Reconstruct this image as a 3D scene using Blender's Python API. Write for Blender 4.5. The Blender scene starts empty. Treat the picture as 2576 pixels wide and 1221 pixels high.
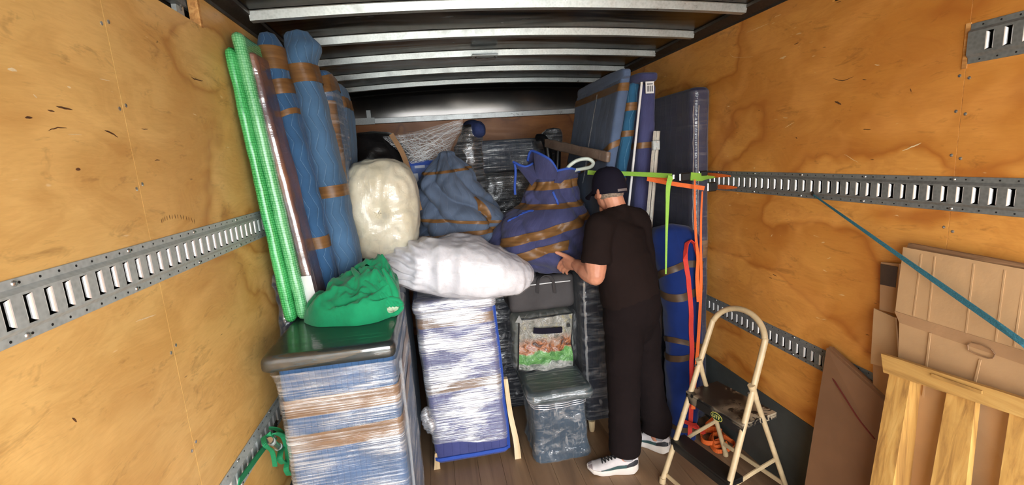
import bpy, bmesh, math, random
from math import pi, sin, cos, sqrt, radians
from mathutils import Vector, Matrix, noise as mn

random.seed(7)
SC = bpy.context.scene
COL = SC.collection
V = Vector

# ------------------------------------------------------------------ camera
CAM_H = 1.808
FPX = 1155.24
RIGHT = V((0.98304175, -0.17151911, -0.06488537))
DOWN = V((-0.09373523, -0.16586332, -0.98168379))
FWD = V((0.15761543, 0.9711182, -0.17912796))
cd = bpy.data.cameras.new('camera')
cam = bpy.data.objects.new('camera', cd)
COL.objects.link(cam)
m = Matrix.Identity(4)
for i in range(3):
    m[i][0], m[i][1], m[i][2] = RIGHT[i], -DOWN[i], -FWD[i]
m[2][3] = CAM_H
cam.matrix_world = m
cd.sensor_fit = 'HORIZONTAL'
cd.sensor_width = 36.0
cd.lens = FPX / 2576 * 36.0
cd.clip_start = 0.02
SC.camera = cam

# ------------------------------------------------------------------ daylight through the open rear door
world = bpy.data.worlds.new('daylight')
SC.world = world
world.use_nodes = True
wn = world.node_tree.nodes
bg = wn['Background']
bg.inputs[0].default_value = (0.93, 0.97, 1.0, 1)
bg.inputs[1].default_value = 7.5
pl = bpy.data.lights.new('door_portal', 'AREA')
pl.shape = 'RECTANGLE'
pl.size, pl.size_y = 2.44, 2.46
pl.cycles.is_portal = True
po = bpy.data.objects.new('door_portal', pl)
COL.objects.link(po)
po.location = (0.4685, -1.1, 1.24)
po.rotation_euler = (radians(90), 0, 0)
SC.view_settings.view_transform = 'Standard'
SC.view_settings.look = 'None'
SC.view_settings.exposure = 0.57
SC.view_settings.gamma = 1.0
SC.view_settings.use_curve_mapping = False
CY = SC.cycles
CY.max_bounces, CY.diffuse_bounces, CY.glossy_bounces, CY.transparent_max_bounces = 6, 3, 2, 8
CY.caustics_reflective = CY.caustics_refractive = False
CY.use_adaptive_sampling = True
CY.adaptive_threshold = .12
CY.adaptive_min_samples = 16

# ------------------------------------------------------------------ helpers: points
def at(u, v, Y):
    """world point seen at photo pixel (u, v) whose depth along the truck is Y"""
    d = RIGHT * ((u - 1288) / FPX) + DOWN * ((v - 610.5) / FPX) + FWD
    return V((0, 0, CAM_H)) + d * (Y / d.y)

def nz(p, f, s=0.0):
    return mn.noise(V((p[0] * f + s, p[1] * f + s * 1.7, p[2] * f - s)))

def fbm(p, f, s=0.0):
    return nz(p, f, s) + 0.5 * nz(p, f * 2.1, s + 3) + 0.25 * nz(p, f * 4.3, s + 7)

def ridge(p, f, s=0.0):
    return 1 - 2 * abs(nz(p, f, s))

# ------------------------------------------------------------------ helpers: objects
BASE = {}

def tag(o, label=None, cat=None, group=None, kind=None):
    if label: o['label'] = label
    if cat: o['category'] = cat
    if group: o['group'] = group
    if kind: o['kind'] = kind
    return o

def thing(name, loc, label, cat, group=None):
    o = bpy.data.objects.new(name, None)
    o.empty_display_size = 0.1
    COL.objects.link(o)
    o.location = loc
    BASE[o.name] = V(loc)
    return tag(o, label, cat, group)

def obj(name, verts, faces, mat, parent=None, base=None, uvs=None, smooth=True, sharp=None):
    if parent is not None:
        b = BASE[parent.name]
    else:
        b = V(base) if base is not None else V((0, 0, 0))
    me = bpy.data.meshes.new(name)
    me.from_pydata([tuple(V(p) - b) for p in verts], [], faces)
    if uvs:
        ul = me.uv_layers.new(name='UVMap')
        for lp in me.loops:
            ul.data[lp.index].uv = uvs[lp.vertex_index]
    if smooth:
        me.polygons.foreach_set('use_smooth', [True] * len(me.polygons))
    me.materials.append(mat)
    me.update()
    o = bpy.data.objects.new(name, me)
    COL.objects.link(o)
    if parent is not None:
        o.parent = parent
        BASE[o.name] = b
    else:
        o.location = b
        BASE[o.name] = b
    if smooth and sharp:
        try:
            me.set_sharp_from_angle(angle=radians(sharp))
        except Exception:
            pass
    return o

class MB:
    """collects simple solids into one mesh"""
    def __init__(s):
        s.v, s.f = [], []
    def add(s, vs, fs):
        k = len(s.v)
        s.v += [V(p) for p in vs]
        s.f += [tuple(i + k for i in f) for f in fs]
    def box(s, a, b, M=None, bev=0.0):
        (x0, y0, z0), (x1, y1, z1) = a, b
        if bev <= 0:
            vs = [V((x, y, z)) for z in (z0, z1) for y in (y0, y1) for x in (x0, x1)]
            fs = [(0, 2, 3, 1), (4, 5, 7, 6), (0, 1, 5, 4), (2, 6, 7, 3), (0, 4, 6, 2), (1, 3, 7, 5)]
        else:
            c = V(((x0 + x1) / 2, (y0 + y1) / 2, (z0 + z1) / 2))
            h = V((abs(x1 - x0) / 2, abs(y1 - y0) / 2, abs(z1 - z0) / 2))
            bev = min(bev, h.x * .9, h.y * .9, h.z * .9)
            vs, idx = [], {}
            for sx in (-1, 1):
                for sy in (-1, 1):
                    for sz in (-1, 1):
                        for ax in range(3):
                            q = V((sx * (h.x - bev), sy * (h.y - bev), sz * (h.z - bev)))
                            q[ax] += (sx, sy, sz)[ax] * bev
                            idx[(sx, sy, sz, ax)] = len(vs)
                            vs.append(c + q)
            fs = []
            for ax in range(3):
                o1, o2 = [(1, 2), (2, 0), (0, 1)][ax]
                for sg in (-1, 1):
                    loop = []
                    for a1, a2 in ((-1, -1), (1, -1), (1, 1), (-1, 1)):
                        k = [0, 0, 0]; k[ax] = sg; k[o1] = a1; k[o2] = a2
                        loop.append(idx[(k[0], k[1], k[2], ax)])
                    fs.append(tuple(loop if sg > 0 else loop[::-1]))
            for ax in range(3):
                o1, o2 = [(1, 2), (2, 0), (0, 1)][ax]
                for s1 in (-1, 1):
                    for s2 in (-1, 1):
                        q = []
                        for e in (-1, 1):
                            k = [0, 0, 0]; k[ax] = e; k[o1] = s1; k[o2] = s2
                            q.append((idx[(*k, o1)], idx[(*k, o2)]))
                        loop = [q[0][0], q[1][0], q[1][1], q[0][1]]
                        fs.append(tuple(loop if s1 * s2 < 0 else loop[::-1]))
            for sx in (-1, 1):
                for sy in (-1, 1):
                    for sz in (-1, 1):
                        loop = [idx[(sx, sy, sz, a)] for a in range(3)]
                        fs.append(tuple(loop if sx * sy * sz > 0 else loop[::-1]))
        if M is not None:
            vs = [M @ V(p) for p in vs]
        s.add(vs, fs)
    def prism(s, poly, n, M=None):
        """poly: list of 3-D points (flat), extruded by vector n"""
        n = V(n)
        a = [V(p) for p in poly]; b = [p + n for p in a]
        k = len(a)
        vs = a + b
        if M is not None: vs = [M @ p for p in vs]
        fs = [tuple(range(k))[::-1], tuple(range(k, 2 * k))]
        fs += [(i, (i + 1) % k, k + (i + 1) % k, k + i) for i in range(k)]
        s.add(vs, fs)
    def tube(s, pts, r, n=10, cap=True, flat=None):
        """round tube (or flat strap: flat=(half width, half thickness, side vector)) along pts"""
        pts = [V(p) for p in pts]
        rr_ = r if isinstance(r, (list, tuple)) else [r] * len(pts)
        up = None
        rings = []
        for i, p in enumerate(pts):
            t = (pts[min(i + 1, len(pts) - 1)] - pts[max(i - 1, 0)])
            if t.length < 1e-9: t = V((0, 0, 1))
            t.normalize()
            if up is None:
                up = V((0, 0, 1)) if abs(t.z) < .9 else V((1, 0, 0))
            up = (up - t * up.dot(t))
            if up.length < 1e-6: up = t.orthogonal()
            up.normalize()
            sd_ = t.cross(up)
            rings.append([p + (up * cos(2 * pi * j / n) + sd_ * sin(2 * pi * j / n)) * rr_[i] for j in range(n)])
        vs = [q for rg in rings for q in rg]
        fs = []
        for i in range(len(pts) - 1):
            for j in range(n):
                a, b = i * n + j, i * n + (j + 1) % n
                fs.append((a, a + n, b + n, b))
        if cap:
            fs.append(tuple(range(n)))
            fs.append(tuple(range((len(pts) - 1) * n, len(pts) * n))[::-1])
        s.add(vs, fs)
    def strap(s, pts, hw, ht, side):
        """flat webbing along pts; side: one vector or one per point"""
        pts = [V(p) for p in pts]
        sides = side if isinstance(side, list) else [side] * len(pts)
        vs, fs = [], []
        for i, p in enumerate(pts):
            t = (pts[min(i + 1, len(pts) - 1)] - pts[max(i - 1, 0)]).normalized()
            w = V(sides[i]); w = (w - t * w.dot(t)).normalized()
            n = t.cross(w)
            h = hw[i] if isinstance(hw, list) else hw
            vs += [p + w * h + n * ht, p - w * h + n * ht, p - w * h - n * ht, p + w * h - n * ht]
        for i in range(len(pts) - 1):
            for j in range(4):
                a, b = i * 4 + j, i * 4 + (j + 1) % 4
                fs.append((a, b, b + 4, a + 4))
        fs += [(3, 2, 1, 0), tuple(len(vs) - 4 + j for j in range(4))]
        s.add(vs, fs)
    def lathe(s, c, prof, n=16, axis=V((0, 0, 1))):
        axis = V(axis).normalized(); a = axis.orthogonal().normalized(); b = axis.cross(a)
        vs = [V(c) + axis * h + (a * cos(2 * pi * j / n) + b * sin(2 * pi * j / n)) * r for r, h in prof for j in range(n)]
        fs = []
        for i in range(len(prof) - 1):
            for j in range(n):
                p, q = i * n + j, i * n + (j + 1) % n
                fs.append((p, q, q + n, p + n))
        fs.append(tuple(range(n))[::-1]); fs.append(tuple(range((len(prof) - 1) * n, len(prof) * n)))
        s.add(vs, fs)
    def build(s, name, mat, parent=None, base=None, smooth=False, sharp=35):
        return obj(name, s.v, s.f, mat, parent, base, None, smooth, sharp)

def spline(pts, n=8):
    """Catmull-Rom through pts"""
    pts = [V(p) for p in pts]
    out = []
    for i in range(len(pts) - 1):
        p0, p1, p2, p3 = pts[max(i - 1, 0)], pts[i], pts[i + 1], pts[min(i + 2, len(pts) - 1)]
        for k in range(n):
            t = k / n
            out.append(0.5 * ((2 * p1) + (p2 - p0) * t + (2 * p0 - 5 * p1 + 4 * p2 - p3) * t * t + (3 * p1 - p0 - 3 * p2 + p3) * t ** 3))
    out.append(pts[-1])
    return out

# ------------------------------------------------------------------ helpers: soft lofted shapes
def rr(u, hx, hy, r):
    """point and normal on a rounded rectangle; u=0 at the middle of the far (+y) side, counter-clockwise"""
    r = max(1e-4, min(r, hx, hy))
    a, b, q = hx - r, hy - r, r * pi / 2
    per = 4 * (a + b + q)
    s = (u % 1.0) * per
    segs = [(a, 0), (q, 1), (2 * b, 2), (q, 3), (2 * a, 4), (q, 5), (2 * b, 6), (q, 7), (a, 8)]
    for L, k in segs:
        if s <= L or k == 8:
            break
        s -= L
    if k == 0: return V((-s, hy)), V((0, 1))
    if k == 8: return V((a - s, hy)), V((0, 1))
    if k == 2: return V((-hx, b - s)), V((-1, 0))
    if k == 4: return V((-a + s, -hy)), V((0, -1))
    if k == 6: return V((hx, -b + s)), V((1, 0))
    c, st = {1: ((-a, b), pi / 2), 3: ((-a, -b), pi), 5: ((a, -b), 1.5 * pi), 7: ((a, b), 0)}[k]
    an = st + s / r
    return V((c[0] + r * cos(an), c[1] + r * sin(an))), V((cos(an), sin(an)))

class Slab:
    """upright soft box: base centre, half sizes, height, corner radius r, end rounding e"""
    def __init__(s, base, hx, hy, h, r=.03, e=.03, rot=0.0, lean=(0, 0), disp=None, shape=None, M=None):
        s.base, s.hx, s.hy, s.h, s.r, s.e = V(base), hx, hy, h, r, e
        s.rot, s.lean, s.disp, s.shape, s.M = rot, lean, disp, shape, M
        s.per = 4 * (hx + hy); s.len = h
    def __call__(s, u, v, off=0.0):
        z = s.h * v
        d = min(z, s.h - z)
        ins = 0.0
        if d < s.e:
            ins = s.e - sqrt(max(0.0, s.e ** 2 - (s.e - d) ** 2))
        hx, hy, cx, cy = s.hx, s.hy, 0.0, 0.0
        if s.shape:
            hx, hy, cx, cy = s.shape(v, hx, hy)
        p, n = rr(u, hx - ins, hy - ins, max(s.r - ins * .5, .004))
        d3 = V((p.x + cx, p.y + cy, z))
        dd = off
        if s.disp:
            dd += s.disp(u, v, d3)
        x, y = p.x + n.x * dd + cx, p.y + n.y * dd + cy
        if off and d < s.e:
            z += off * (1 - d / s.e) * (1 if v > .5 else -1)
        c, sn = cos(s.rot), sin(s.rot)
        q = V((x * c - y * sn + s.lean[0] * v, x * sn + y * c + s.lean[1] * v, z))
        if s.M is not None:
            q = s.M @ q
        return s.base + q
    def vs(s, n):
        t = min(.49, s.e / s.h)
        a = [t * (1 - cos(k / 5 * pi / 2)) for k in range(5)]
        mid = [t + (1 - 2 * t) * k / n for k in range(n + 1)]
        return a + mid + [1 - x for x in a[::-1]]

class Keyed:
    """column through key rings (v, cx, cy, cz, hx, hy, roundness 0..1)"""
    def __init__(s, keys, disp=None, rot=0.0, tilt=None):
        s.k, s.disp, s.rot, s.tilt = keys, disp, rot, tilt
        s.per = max(4 * (k[4] + k[5]) for k in keys) * .85
        s.len = sum((V(keys[i + 1][1:4]) - V(keys[i][1:4])).length for i in range(len(keys) - 1))
        s.e = 0
    def key(s, v):
        K = s.k
        i = 0
        while i < len(K) - 2 and v > K[i + 1][0]:
            i += 1
        a, b = K[i], K[i + 1]
        t = (v - a[0]) / (b[0] - a[0])
        p, q = K[max(i - 1, 0)], K[min(i + 2, len(K) - 1)]
        out = []
        for c in range(1, 7):
            m1 = (b[c] - p[c]) / max(1e-6, b[0] - p[0]) * (b[0] - a[0])
            m2 = (q[c] - a[c]) / max(1e-6, q[0] - a[0]) * (b[0] - a[0])
            t2, t3 = t * t, t ** 3
            out.append((2 * t3 - 3 * t2 + 1) * a[c] + (t3 - 2 * t2 + t) * m1 + (-2 * t3 + 3 * t2) * b[c] + (t3 - t2) * m2)
        return out
    def __call__(s, u, v, off=0.0):
        cx, cy, cz, hx, hy, k = s.key(v)
        hx, hy = max(hx, .001), max(hy, .001)
        p, n = rr(u, hx, hy, min(hx, hy) * max(.02, min(k, 1)))
        dd = off
        if s.disp:
            dd += s.disp(u, v, V((cx + p.x, cy + p.y, cz)))
        x, y = p.x + n.x * dd, p.y + n.y * dd
        z = 0.0
        if s.tilt:
            z = s.tilt(v)[0] * x + s.tilt(v)[1] * y
        c, sn = cos(s.rot), sin(s.rot)
        return V((cx + x * c - y * sn, cy + x * sn + y * c, cz + z))
    def vs(s, n):
        return [k / n for k in range(n + 1)]

def loft(name, fn, mat, parent=None, nu=56, nv=36, v0=None, v1=None, off=0.0, u0=0.0, u1=1.0, shift=None,
         base=None, caps=True, thick=0.0):
    """skin a Slab/Keyed; with v0/v1 only a band of it (tape, film, strap)"""
    band = v0 is not None
    closed = (u1 - u0) >= .999
    vs = fn.vs(nv) if not band else [v0 + (v1 - v0) * k / nv for k in range(nv + 1)]
    cnt = nu if closed else nu + 1
    us = [u0 + (u1 - u0) * k / nu for k in range(cnt)]
    verts, uvs, faces = [], [], []
    for v in vs:
        for u in us:
            vv = v + (shift(u) if shift else 0)
            vv = max(0.0, min(1.0, vv))
            verts.append(fn(u, vv, off))
            uvs.append((u * fn.per, vv * fn.len))
    rows = len(vs)
    for i in range(rows - 1):
        for j in range(nu):
            a, b = i * cnt + j, i * cnt + (j + 1) % cnt
            faces.append((a, b, b + cnt, a + cnt))
    if caps and not band and closed:
        for row, flip in ((0, True), (rows - 1, False)):
            ids = []
            c = sum((verts[i] for i in range(row * cnt, row * cnt + cnt)), V()) / cnt
            for i in range(row * cnt, row * cnt + cnt):
                ids.append(len(verts)); verts.append(verts[i].copy()); uvs.append((verts[i].x, verts[i].y))
            verts.append(c); uvs.append((c.x, c.y))
            k = len(verts) - 1
            for j in range(cnt):
                a, b = ids[j], ids[(j + 1) % cnt]
                faces.append((b, a, k) if flip else (a, b, k))
    return obj(name, verts, faces, mat, parent, base, uvs)

class Pillow:
    """soft closed bag: squared ellipsoid with a displacement, axis along local x"""
    def __init__(s, c, rx, ry, rz, n=2.6, disp=None, M=None):
        s.c, s.rx, s.ry, s.rz, s.n, s.disp, s.M = V(c), rx, ry, rz, n, disp, M
        s.per, s.len = 4 * (ry + rz) * .8, 2 * rx * 1.2
    def __call__(s, u, v, off=0.0):
        th = pi * (v - .5); ph = 2 * pi * u
        d = V((sin(th), cos(th) * cos(ph), cos(th) * sin(ph)))
        k = (abs(d.x) ** s.n + abs(d.y) ** s.n + abs(d.z) ** s.n) ** (-1 / s.n)
        q = d * k
        p = V((q.x * s.rx, q.y * s.ry, q.z * s.rz))
        if s.disp:
            r = s.disp(q, p)
            if isinstance(r, Vector):
                p = p + r + d * off
            else:
                p = p + d * (r + off)
        else:
            p = p + d * off
        if s.M is not None:
            p = s.M @ p
        return s.c + p
    def vs(s, n):
        return [.002 + .996 * k / n for k in range(n + 1)]

def remesh(name, mb, voxel, mat, parent, smooth_it=6, disp=None, base=None):
    """fuse overlapping closed solids of an MB into one continuous skin"""
    me = bpy.data.meshes.new('tmp')
    me.from_pydata([tuple(p) for p in mb.v], [], mb.f)
    o = bpy.data.objects.new('tmp', me)
    COL.objects.link(o)
    md = o.modifiers.new('r', 'REMESH'); md.mode = 'VOXEL'; md.voxel_size = voxel
    ms = o.modifiers.new('s', 'SMOOTH'); ms.factor = .5; ms.iterations = smooth_it
    dg = bpy.context.evaluated_depsgraph_get()
    ev = o.evaluated_get(dg)
    e = ev.to_mesh()
    vs = [v.co.copy() for v in e.vertices]
    ns = [v.normal.copy() for v in e.vertices]
    fs = [tuple(p.vertices) for p in e.polygons]
    ev.to_mesh_clear()
    bpy.data.objects.remove(o); bpy.data.meshes.remove(me)
    if disp:
        vs = [p + n * disp(p, n) for p, n in zip(vs, ns)]
    return obj(name, vs, fs, mat, parent, base)

def limb(mb, pts, n=14, sub=4, endcap=1.0):
    """tapered rounded limb; pts: (pos, r) or (pos, ra, rb, axis) with axis the direction of ra"""
    P = [V(p[0]) for p in pts]
    cen = spline(P, sub)
    ra, rb, ax = [], [], []
    for i in range(len(pts) - 1):
        for k in range(sub):
            t = k / sub; t = t * t * (3 - 2 * t)
            a, b = pts[i], pts[i + 1]
            f = lambda q, j: q[j] if len(q) > j else q[1]
            ra.append(f(a, 1) * (1 - t) + f(b, 1) * t); rb.append(f(a, 2) * (1 - t) + f(b, 2) * t)
            A = V(a[3]) if len(a) > 3 else V((1, .3, .1)); B = V(b[3]) if len(b) > 3 else V((1, .3, .1))
            ax.append(A.lerp(B, t))
    a = pts[-1]
    ra.append(a[1]); rb.append(a[2] if len(a) > 2 else a[1]); ax.append(V(a[3]) if len(a) > 3 else V((1, .3, .1)))
    rings, m = [], len(cen)
    def ring(c, t, A, x, y):
        A = (A - t * A.dot(t))
        if A.length < 1e-5: A = t.orthogonal()
        A.normalize(); B = t.cross(A)
        return [c + A * (cos(2 * pi * j / n) * x) + B * (sin(2 * pi * j / n) * y) for j in range(n)]
    for i in range(m):
        t = (cen[min(i + 1, m - 1)] - cen[max(i - 1, 0)]).normalized()
        if i == 0:
            for k in (3, 2, 1):
                g = k / 3.3 * pi / 2
                rings.append(ring(cen[0] - t * min(ra[0], rb[0]) * sin(g), t, ax[0], ra[0] * cos(g), rb[0] * cos(g)))
        rings.append(ring(cen[i], t, ax[i], ra[i], rb[i]))
        if i == m - 1:
            for k in (1, 2, 3):
                g = k / 3.3 * pi / 2
                rings.append(ring(cen[i] + t * min(ra[i], rb[i]) * sin(g) * endcap, t, ax[i], ra[i] * cos(g), rb[i] * cos(g)))
    vs = [q for r_ in rings for q in r_]
    fs = []
    for i in range(len(rings) - 1):
        for j in range(n):
            a, b = i * n + j, i * n + (j + 1) % n
            fs.append((a, b, b + n, a + n))
    fs.append(tuple(range(n))[::-1]); fs.append(tuple(range((len(rings) - 1) * n, len(rings) * n)))
    mb.add(vs, fs)

def ball(mb, c, r, n=14, M=None):
    r = r if isinstance(r, (tuple, list)) else (r, r, r)
    vs, fs = [], []
    for i in range(1, n):
        th = pi * i / n
        for j in range(n):
            ph = 2 * pi * j / n
            vs.append(V((sin(th) * cos(ph) * r[0], sin(th) * sin(ph) * r[1], cos(th) * r[2])))
    vs += [V((0, 0, r[2])), V((0, 0, -r[2]))]
    if M is not None: vs = [M @ p for p in vs]
    vs = [V(c) + p for p in vs]
    for i in range(n - 2):
        for j in range(n):
            a, b = i * n + j, i * n + (j + 1) % n
            fs.append((a, a + n, b + n, b))
    t, bt = len(vs) - 2, len(vs) - 1
    for j in range(n):
        fs.append((j, (j + 1) % n, t)); k = (n - 2) * n
        fs.append((k + (j + 1) % n, k + j, bt))
    mb.add(vs, fs)

# ------------------------------------------------------------------ materials
def srgb(r, g, b):
    f = lambda x: (x / 255 / 12.92) if x / 255 <= .04045 else ((x / 255 + .055) / 1.055) ** 2.4
    return (f(r), f(g), f(b), 1)

class Mat:
    def __init__(s, name):
        s.m = bpy.data.materials.new(name); s.m.use_nodes = True
        s.t = s.m.node_tree; s.b = s.t.nodes['Principled BSDF']; s.out = s.t.nodes['Material Output']
    def n(s, kind, **kw):
        nd = s.t.nodes.new('ShaderNode' + kind)
        for k, v in kw.items():
            k2 = k.replace('_', ' ')
            if k2 in nd.inputs: s.set(nd.inputs[k2], v)
            elif k in nd.inputs: s.set(nd.inputs[k], v)
            else: setattr(nd, k, v)
        return nd
    def set(s, sock, v):
        if hasattr(v, 'is_output'): s.t.links.new(v, sock)
        elif hasattr(v, 'outputs'): s.t.links.new(v.outputs[0], sock)
        else: sock.default_value = v
    def coord(s, kind='Object', scale=(1, 1, 1), loc=(0, 0, 0), rot=(0, 0, 0)):
        tc = s.n('TexCoord')
        mp = s.n('Mapping')
        s.t.links.new(tc.outputs[kind], mp.inputs['Vector'])
        mp.inputs['Scale'].default_value = scale; mp.inputs['Location'].default_value = loc; mp.inputs['Rotation'].default_value = rot
        return mp
    def noise(s, vec, scale=5., detail=3., rough=.5, dist=0.):
        return s.n('TexNoise', Vector=vec, Scale=scale, Detail=detail, Roughness=rough, Distortion=dist)
    def math(s, op, a, b=0.0, c=None):
        nd = s.n('Math', operation=op)
        s.set(nd.inputs[0], a); s.set(nd.inputs[1], b)
        if c is not None: s.set(nd.inputs[2], c)
        return nd
    def ramp(s, fac, stops, interp='LINEAR'):
        nd = s.n('ValToRGB'); nd.color_ramp.interpolation = interp
        s.set(nd.inputs[0], fac)
        el = nd.color_ramp.elements
        while len(el) < len(stops): el.new(.5)
        for e, (p, c) in zip(el, stops):
            e.position = p; e.color = c if isinstance(c, tuple) else (c, c, c, 1)
        return nd
    def mix(s, fac, a, b, mode='MIX'):
        nd = s.n('MixRGB', blend_type=mode)
        s.set(nd.inputs[0], fac); s.set(nd.inputs[1], a); s.set(nd.inputs[2], b)
        return nd
    def bump(s, h, strength=.3, dist=.01, normal=None):
        nd = s.n('Bump', Strength=strength, Distance=dist)
        s.set(nd.inputs['Height'], h)
        if normal is not None: s.set(nd.inputs['Normal'], normal)
        s.set(s.b.inputs['Normal'], nd)
        return nd
    def base(s, c): s.set(s.b.inputs['Base Color'], c)
    def p(s, **kw):
        for k, v in kw.items():
            s.set(s.b.inputs[k.replace('_', ' ')], v)
        return s

def plain(name, c, rough=.6, metal=0., var=.12, scale=8., bump=.0, bscale=60., spec=.5, sheen=0.):
    M = Mat(name); co = M.coord()
    nse = M.noise(co, scale, 4, .6)
    dark = tuple(x * (1 - var * 2) for x in c[:3]) + (1,)
    lite = tuple(min(1, x * (1 + var * 1.6)) for x in c[:3]) + (1,)
    M.base(M.ramp(nse, [(.3, dark), (.7, lite)]))
    M.p(Roughness=rough, Metallic=metal)
    M.b.inputs['Specular IOR Level'].default_value = spec
    if sheen: M.b.inputs['Sheen Weight'].default_value = sheen
    if bump:
        M.bump(M.noise(co, bscale, 4, .6), bump, .01)
    return M.m

def plywood(name, lite, mid, dark, line, seed, gain=5.0):
    """rotary-cut plywood: flowing figure with soft edges, fine fibre, stains, a few nicks and pale scuffs"""
    M = Mat(name)
    warp = M.noise(M.coord('Object', (1, 1, 1), (seed, 2, 1)), 2.6, 3, .55)
    co = M.coord('Object', (1, .55, 1.25), (seed, seed * 2.3, seed * .7))
    wv = M.n('VectorMath', operation='ADD'); M.set(wv.inputs[0], co)
    sc = M.n('VectorMath', operation='SCALE'); M.set(sc.inputs[0], warp.outputs['Color']); sc.inputs['Scale'].default_value = .22; M.set(wv.inputs[1], sc)
    big = M.noise(wv, 1.5, 2.5, .45, .25)
    ring = M.math('FRACT', M.math('MULTIPLY', big, gain))
    tone = M.ramp(ring, [(.0, mid), (.05, lite), (.45, lite), (.90, mid), (.965, line), (1.0, mid)])
    fig = M.noise(M.coord('Object', (1, 1.2, 3.2), (seed * 3, 1, 2), (radians(10), 0, 0)), 2.4, 5, .6, .9)
    c1 = M.mix(M.ramp(fig, [(.44, 0.0), (.53, .30), (.56, .12), (.70, .55)]), tone, line)
    pal = M.noise(M.coord('Object', (1, 1.6, 2.2), (seed * 7, 3, 5)), 1.9, 2, .6, .6)
    c1 = M.mix(M.ramp(pal, [(.50, .0), (.66, .42)]), c1, tuple(min(1, x * 1.22 + .02) for x in lite[:3]) + (1,))
    fib = M.noise(M.coord('Object', (3, 6., 50), (seed, 0, 0)), 3., 3, .65, .5)
    c2 = M.mix(M.ramp(fib, [(.42, .0), (.75, .22)]), c1, line)
    dirt = M.noise(M.coord('Object', (1, 2.0, 6.), (seed * 5, 4, 1)), 3.2, 4, .75, .6)
    c3 = M.mix(M.ramp(dirt, [(.58, .0), (.76, .55)]), c2, dark)
    nick = M.noise(M.coord('Object', (1, 8, 40), (seed * 9, 2, 8), (radians(4), 0, 0)), 1.2, 2, .5, .5)
    c4 = M.mix(M.ramp(nick, [(.765, .0), (.785, .8)]), c3, tuple(x * .25 for x in dark[:3]) + (1,))
    pale = M.noise(M.coord('Object', (1, 8, 34), (seed * 2, 7, 3), (radians(14), 0, 0)), 1.3, 2, .5, .4)
    c5 = M.mix(M.ramp(pale, [(.75, .0), (.78, .6)]), c4, srgb(240, 215, 165))
    M.base(c5)
    M.p(Roughness=M.ramp(fig, [(.3, .36), (.7, .52)]))
    M.b.inputs['Specular IOR Level'].default_value = .4
    return M.m

def quilt(name, c, line, pitch=.055, amp=.016, wave=.16, lw=.035, fuzz=.25, straight=False, var=.16, relief=.5):
    """moving blanket: zigzag stitch rows along the loft's UVs"""
    M = Mat(name)
    tc = M.n('TexCoord'); sp = M.n('SeparateXYZ'); M.t.links.new(tc.outputs['UV'], sp.inputs[0])
    co = M.coord('UV')
    wob = M.noise(co, 5., 2, .5)
    if straight:
        sxy = M.math('ADD', sp.outputs['X'], M.math('MULTIPLY', wob, .02))
    else:
        tri = M.math('PINGPONG', sp.outputs['Y'], wave / 2)
        sxy = M.math('ADD', M.math('ADD', sp.outputs['X'], M.math('MULTIPLY', tri, amp / (wave / 2))), M.math('MULTIPLY', wob, .03))
    fr = M.math('FRACT', M.math('DIVIDE', sxy, pitch))
    dist = M.math('ABSOLUTE', M.math('SUBTRACT', fr, .5))
    ln = M.ramp(dist, [(.5 - lw * 1.6, 0.), (.5 - lw * .6, 1.)])
    brk = M.noise(co, 60., 2, .5)
    lnf = M.math('MULTIPLY', ln, M.ramp(brk, [(.35, .35), (.6, .9)]))
    fz = M.noise(M.coord('UV', (240, 240, 1)), 1., 3, .7)
    bl = M.noise(co, 3.2, 4, .6)
    dark = tuple(x * (1 - var * 2) for x in c[:3]) + (1,); lite = tuple(min(1, x * (1 + var * 1.5)) for x in c[:3]) + (1,)
    body = M.mix(M.ramp(fz, [(.3, 0.), (.7, fuzz)]), M.ramp(bl, [(.3, dark), (.7, lite)]), lite)
    M.base(M.mix(lnf, body, line))
    M.p(Roughness=.93)
    M.b.inputs['Specular IOR Level'].default_value = .15
    M.b.inputs['Sheen Weight'].default_value = .12
    puff = M.math('SUBTRACT', 1.0, M.math('POWER', M.math('MULTIPLY', dist, 2.0), 6.0))
    h = M.math('ADD', M.math('MULTIPLY', puff, .8), M.math('MULTIPLY', fz, .18))
    M.bump(h, relief, .006)
    return M.m

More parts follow.
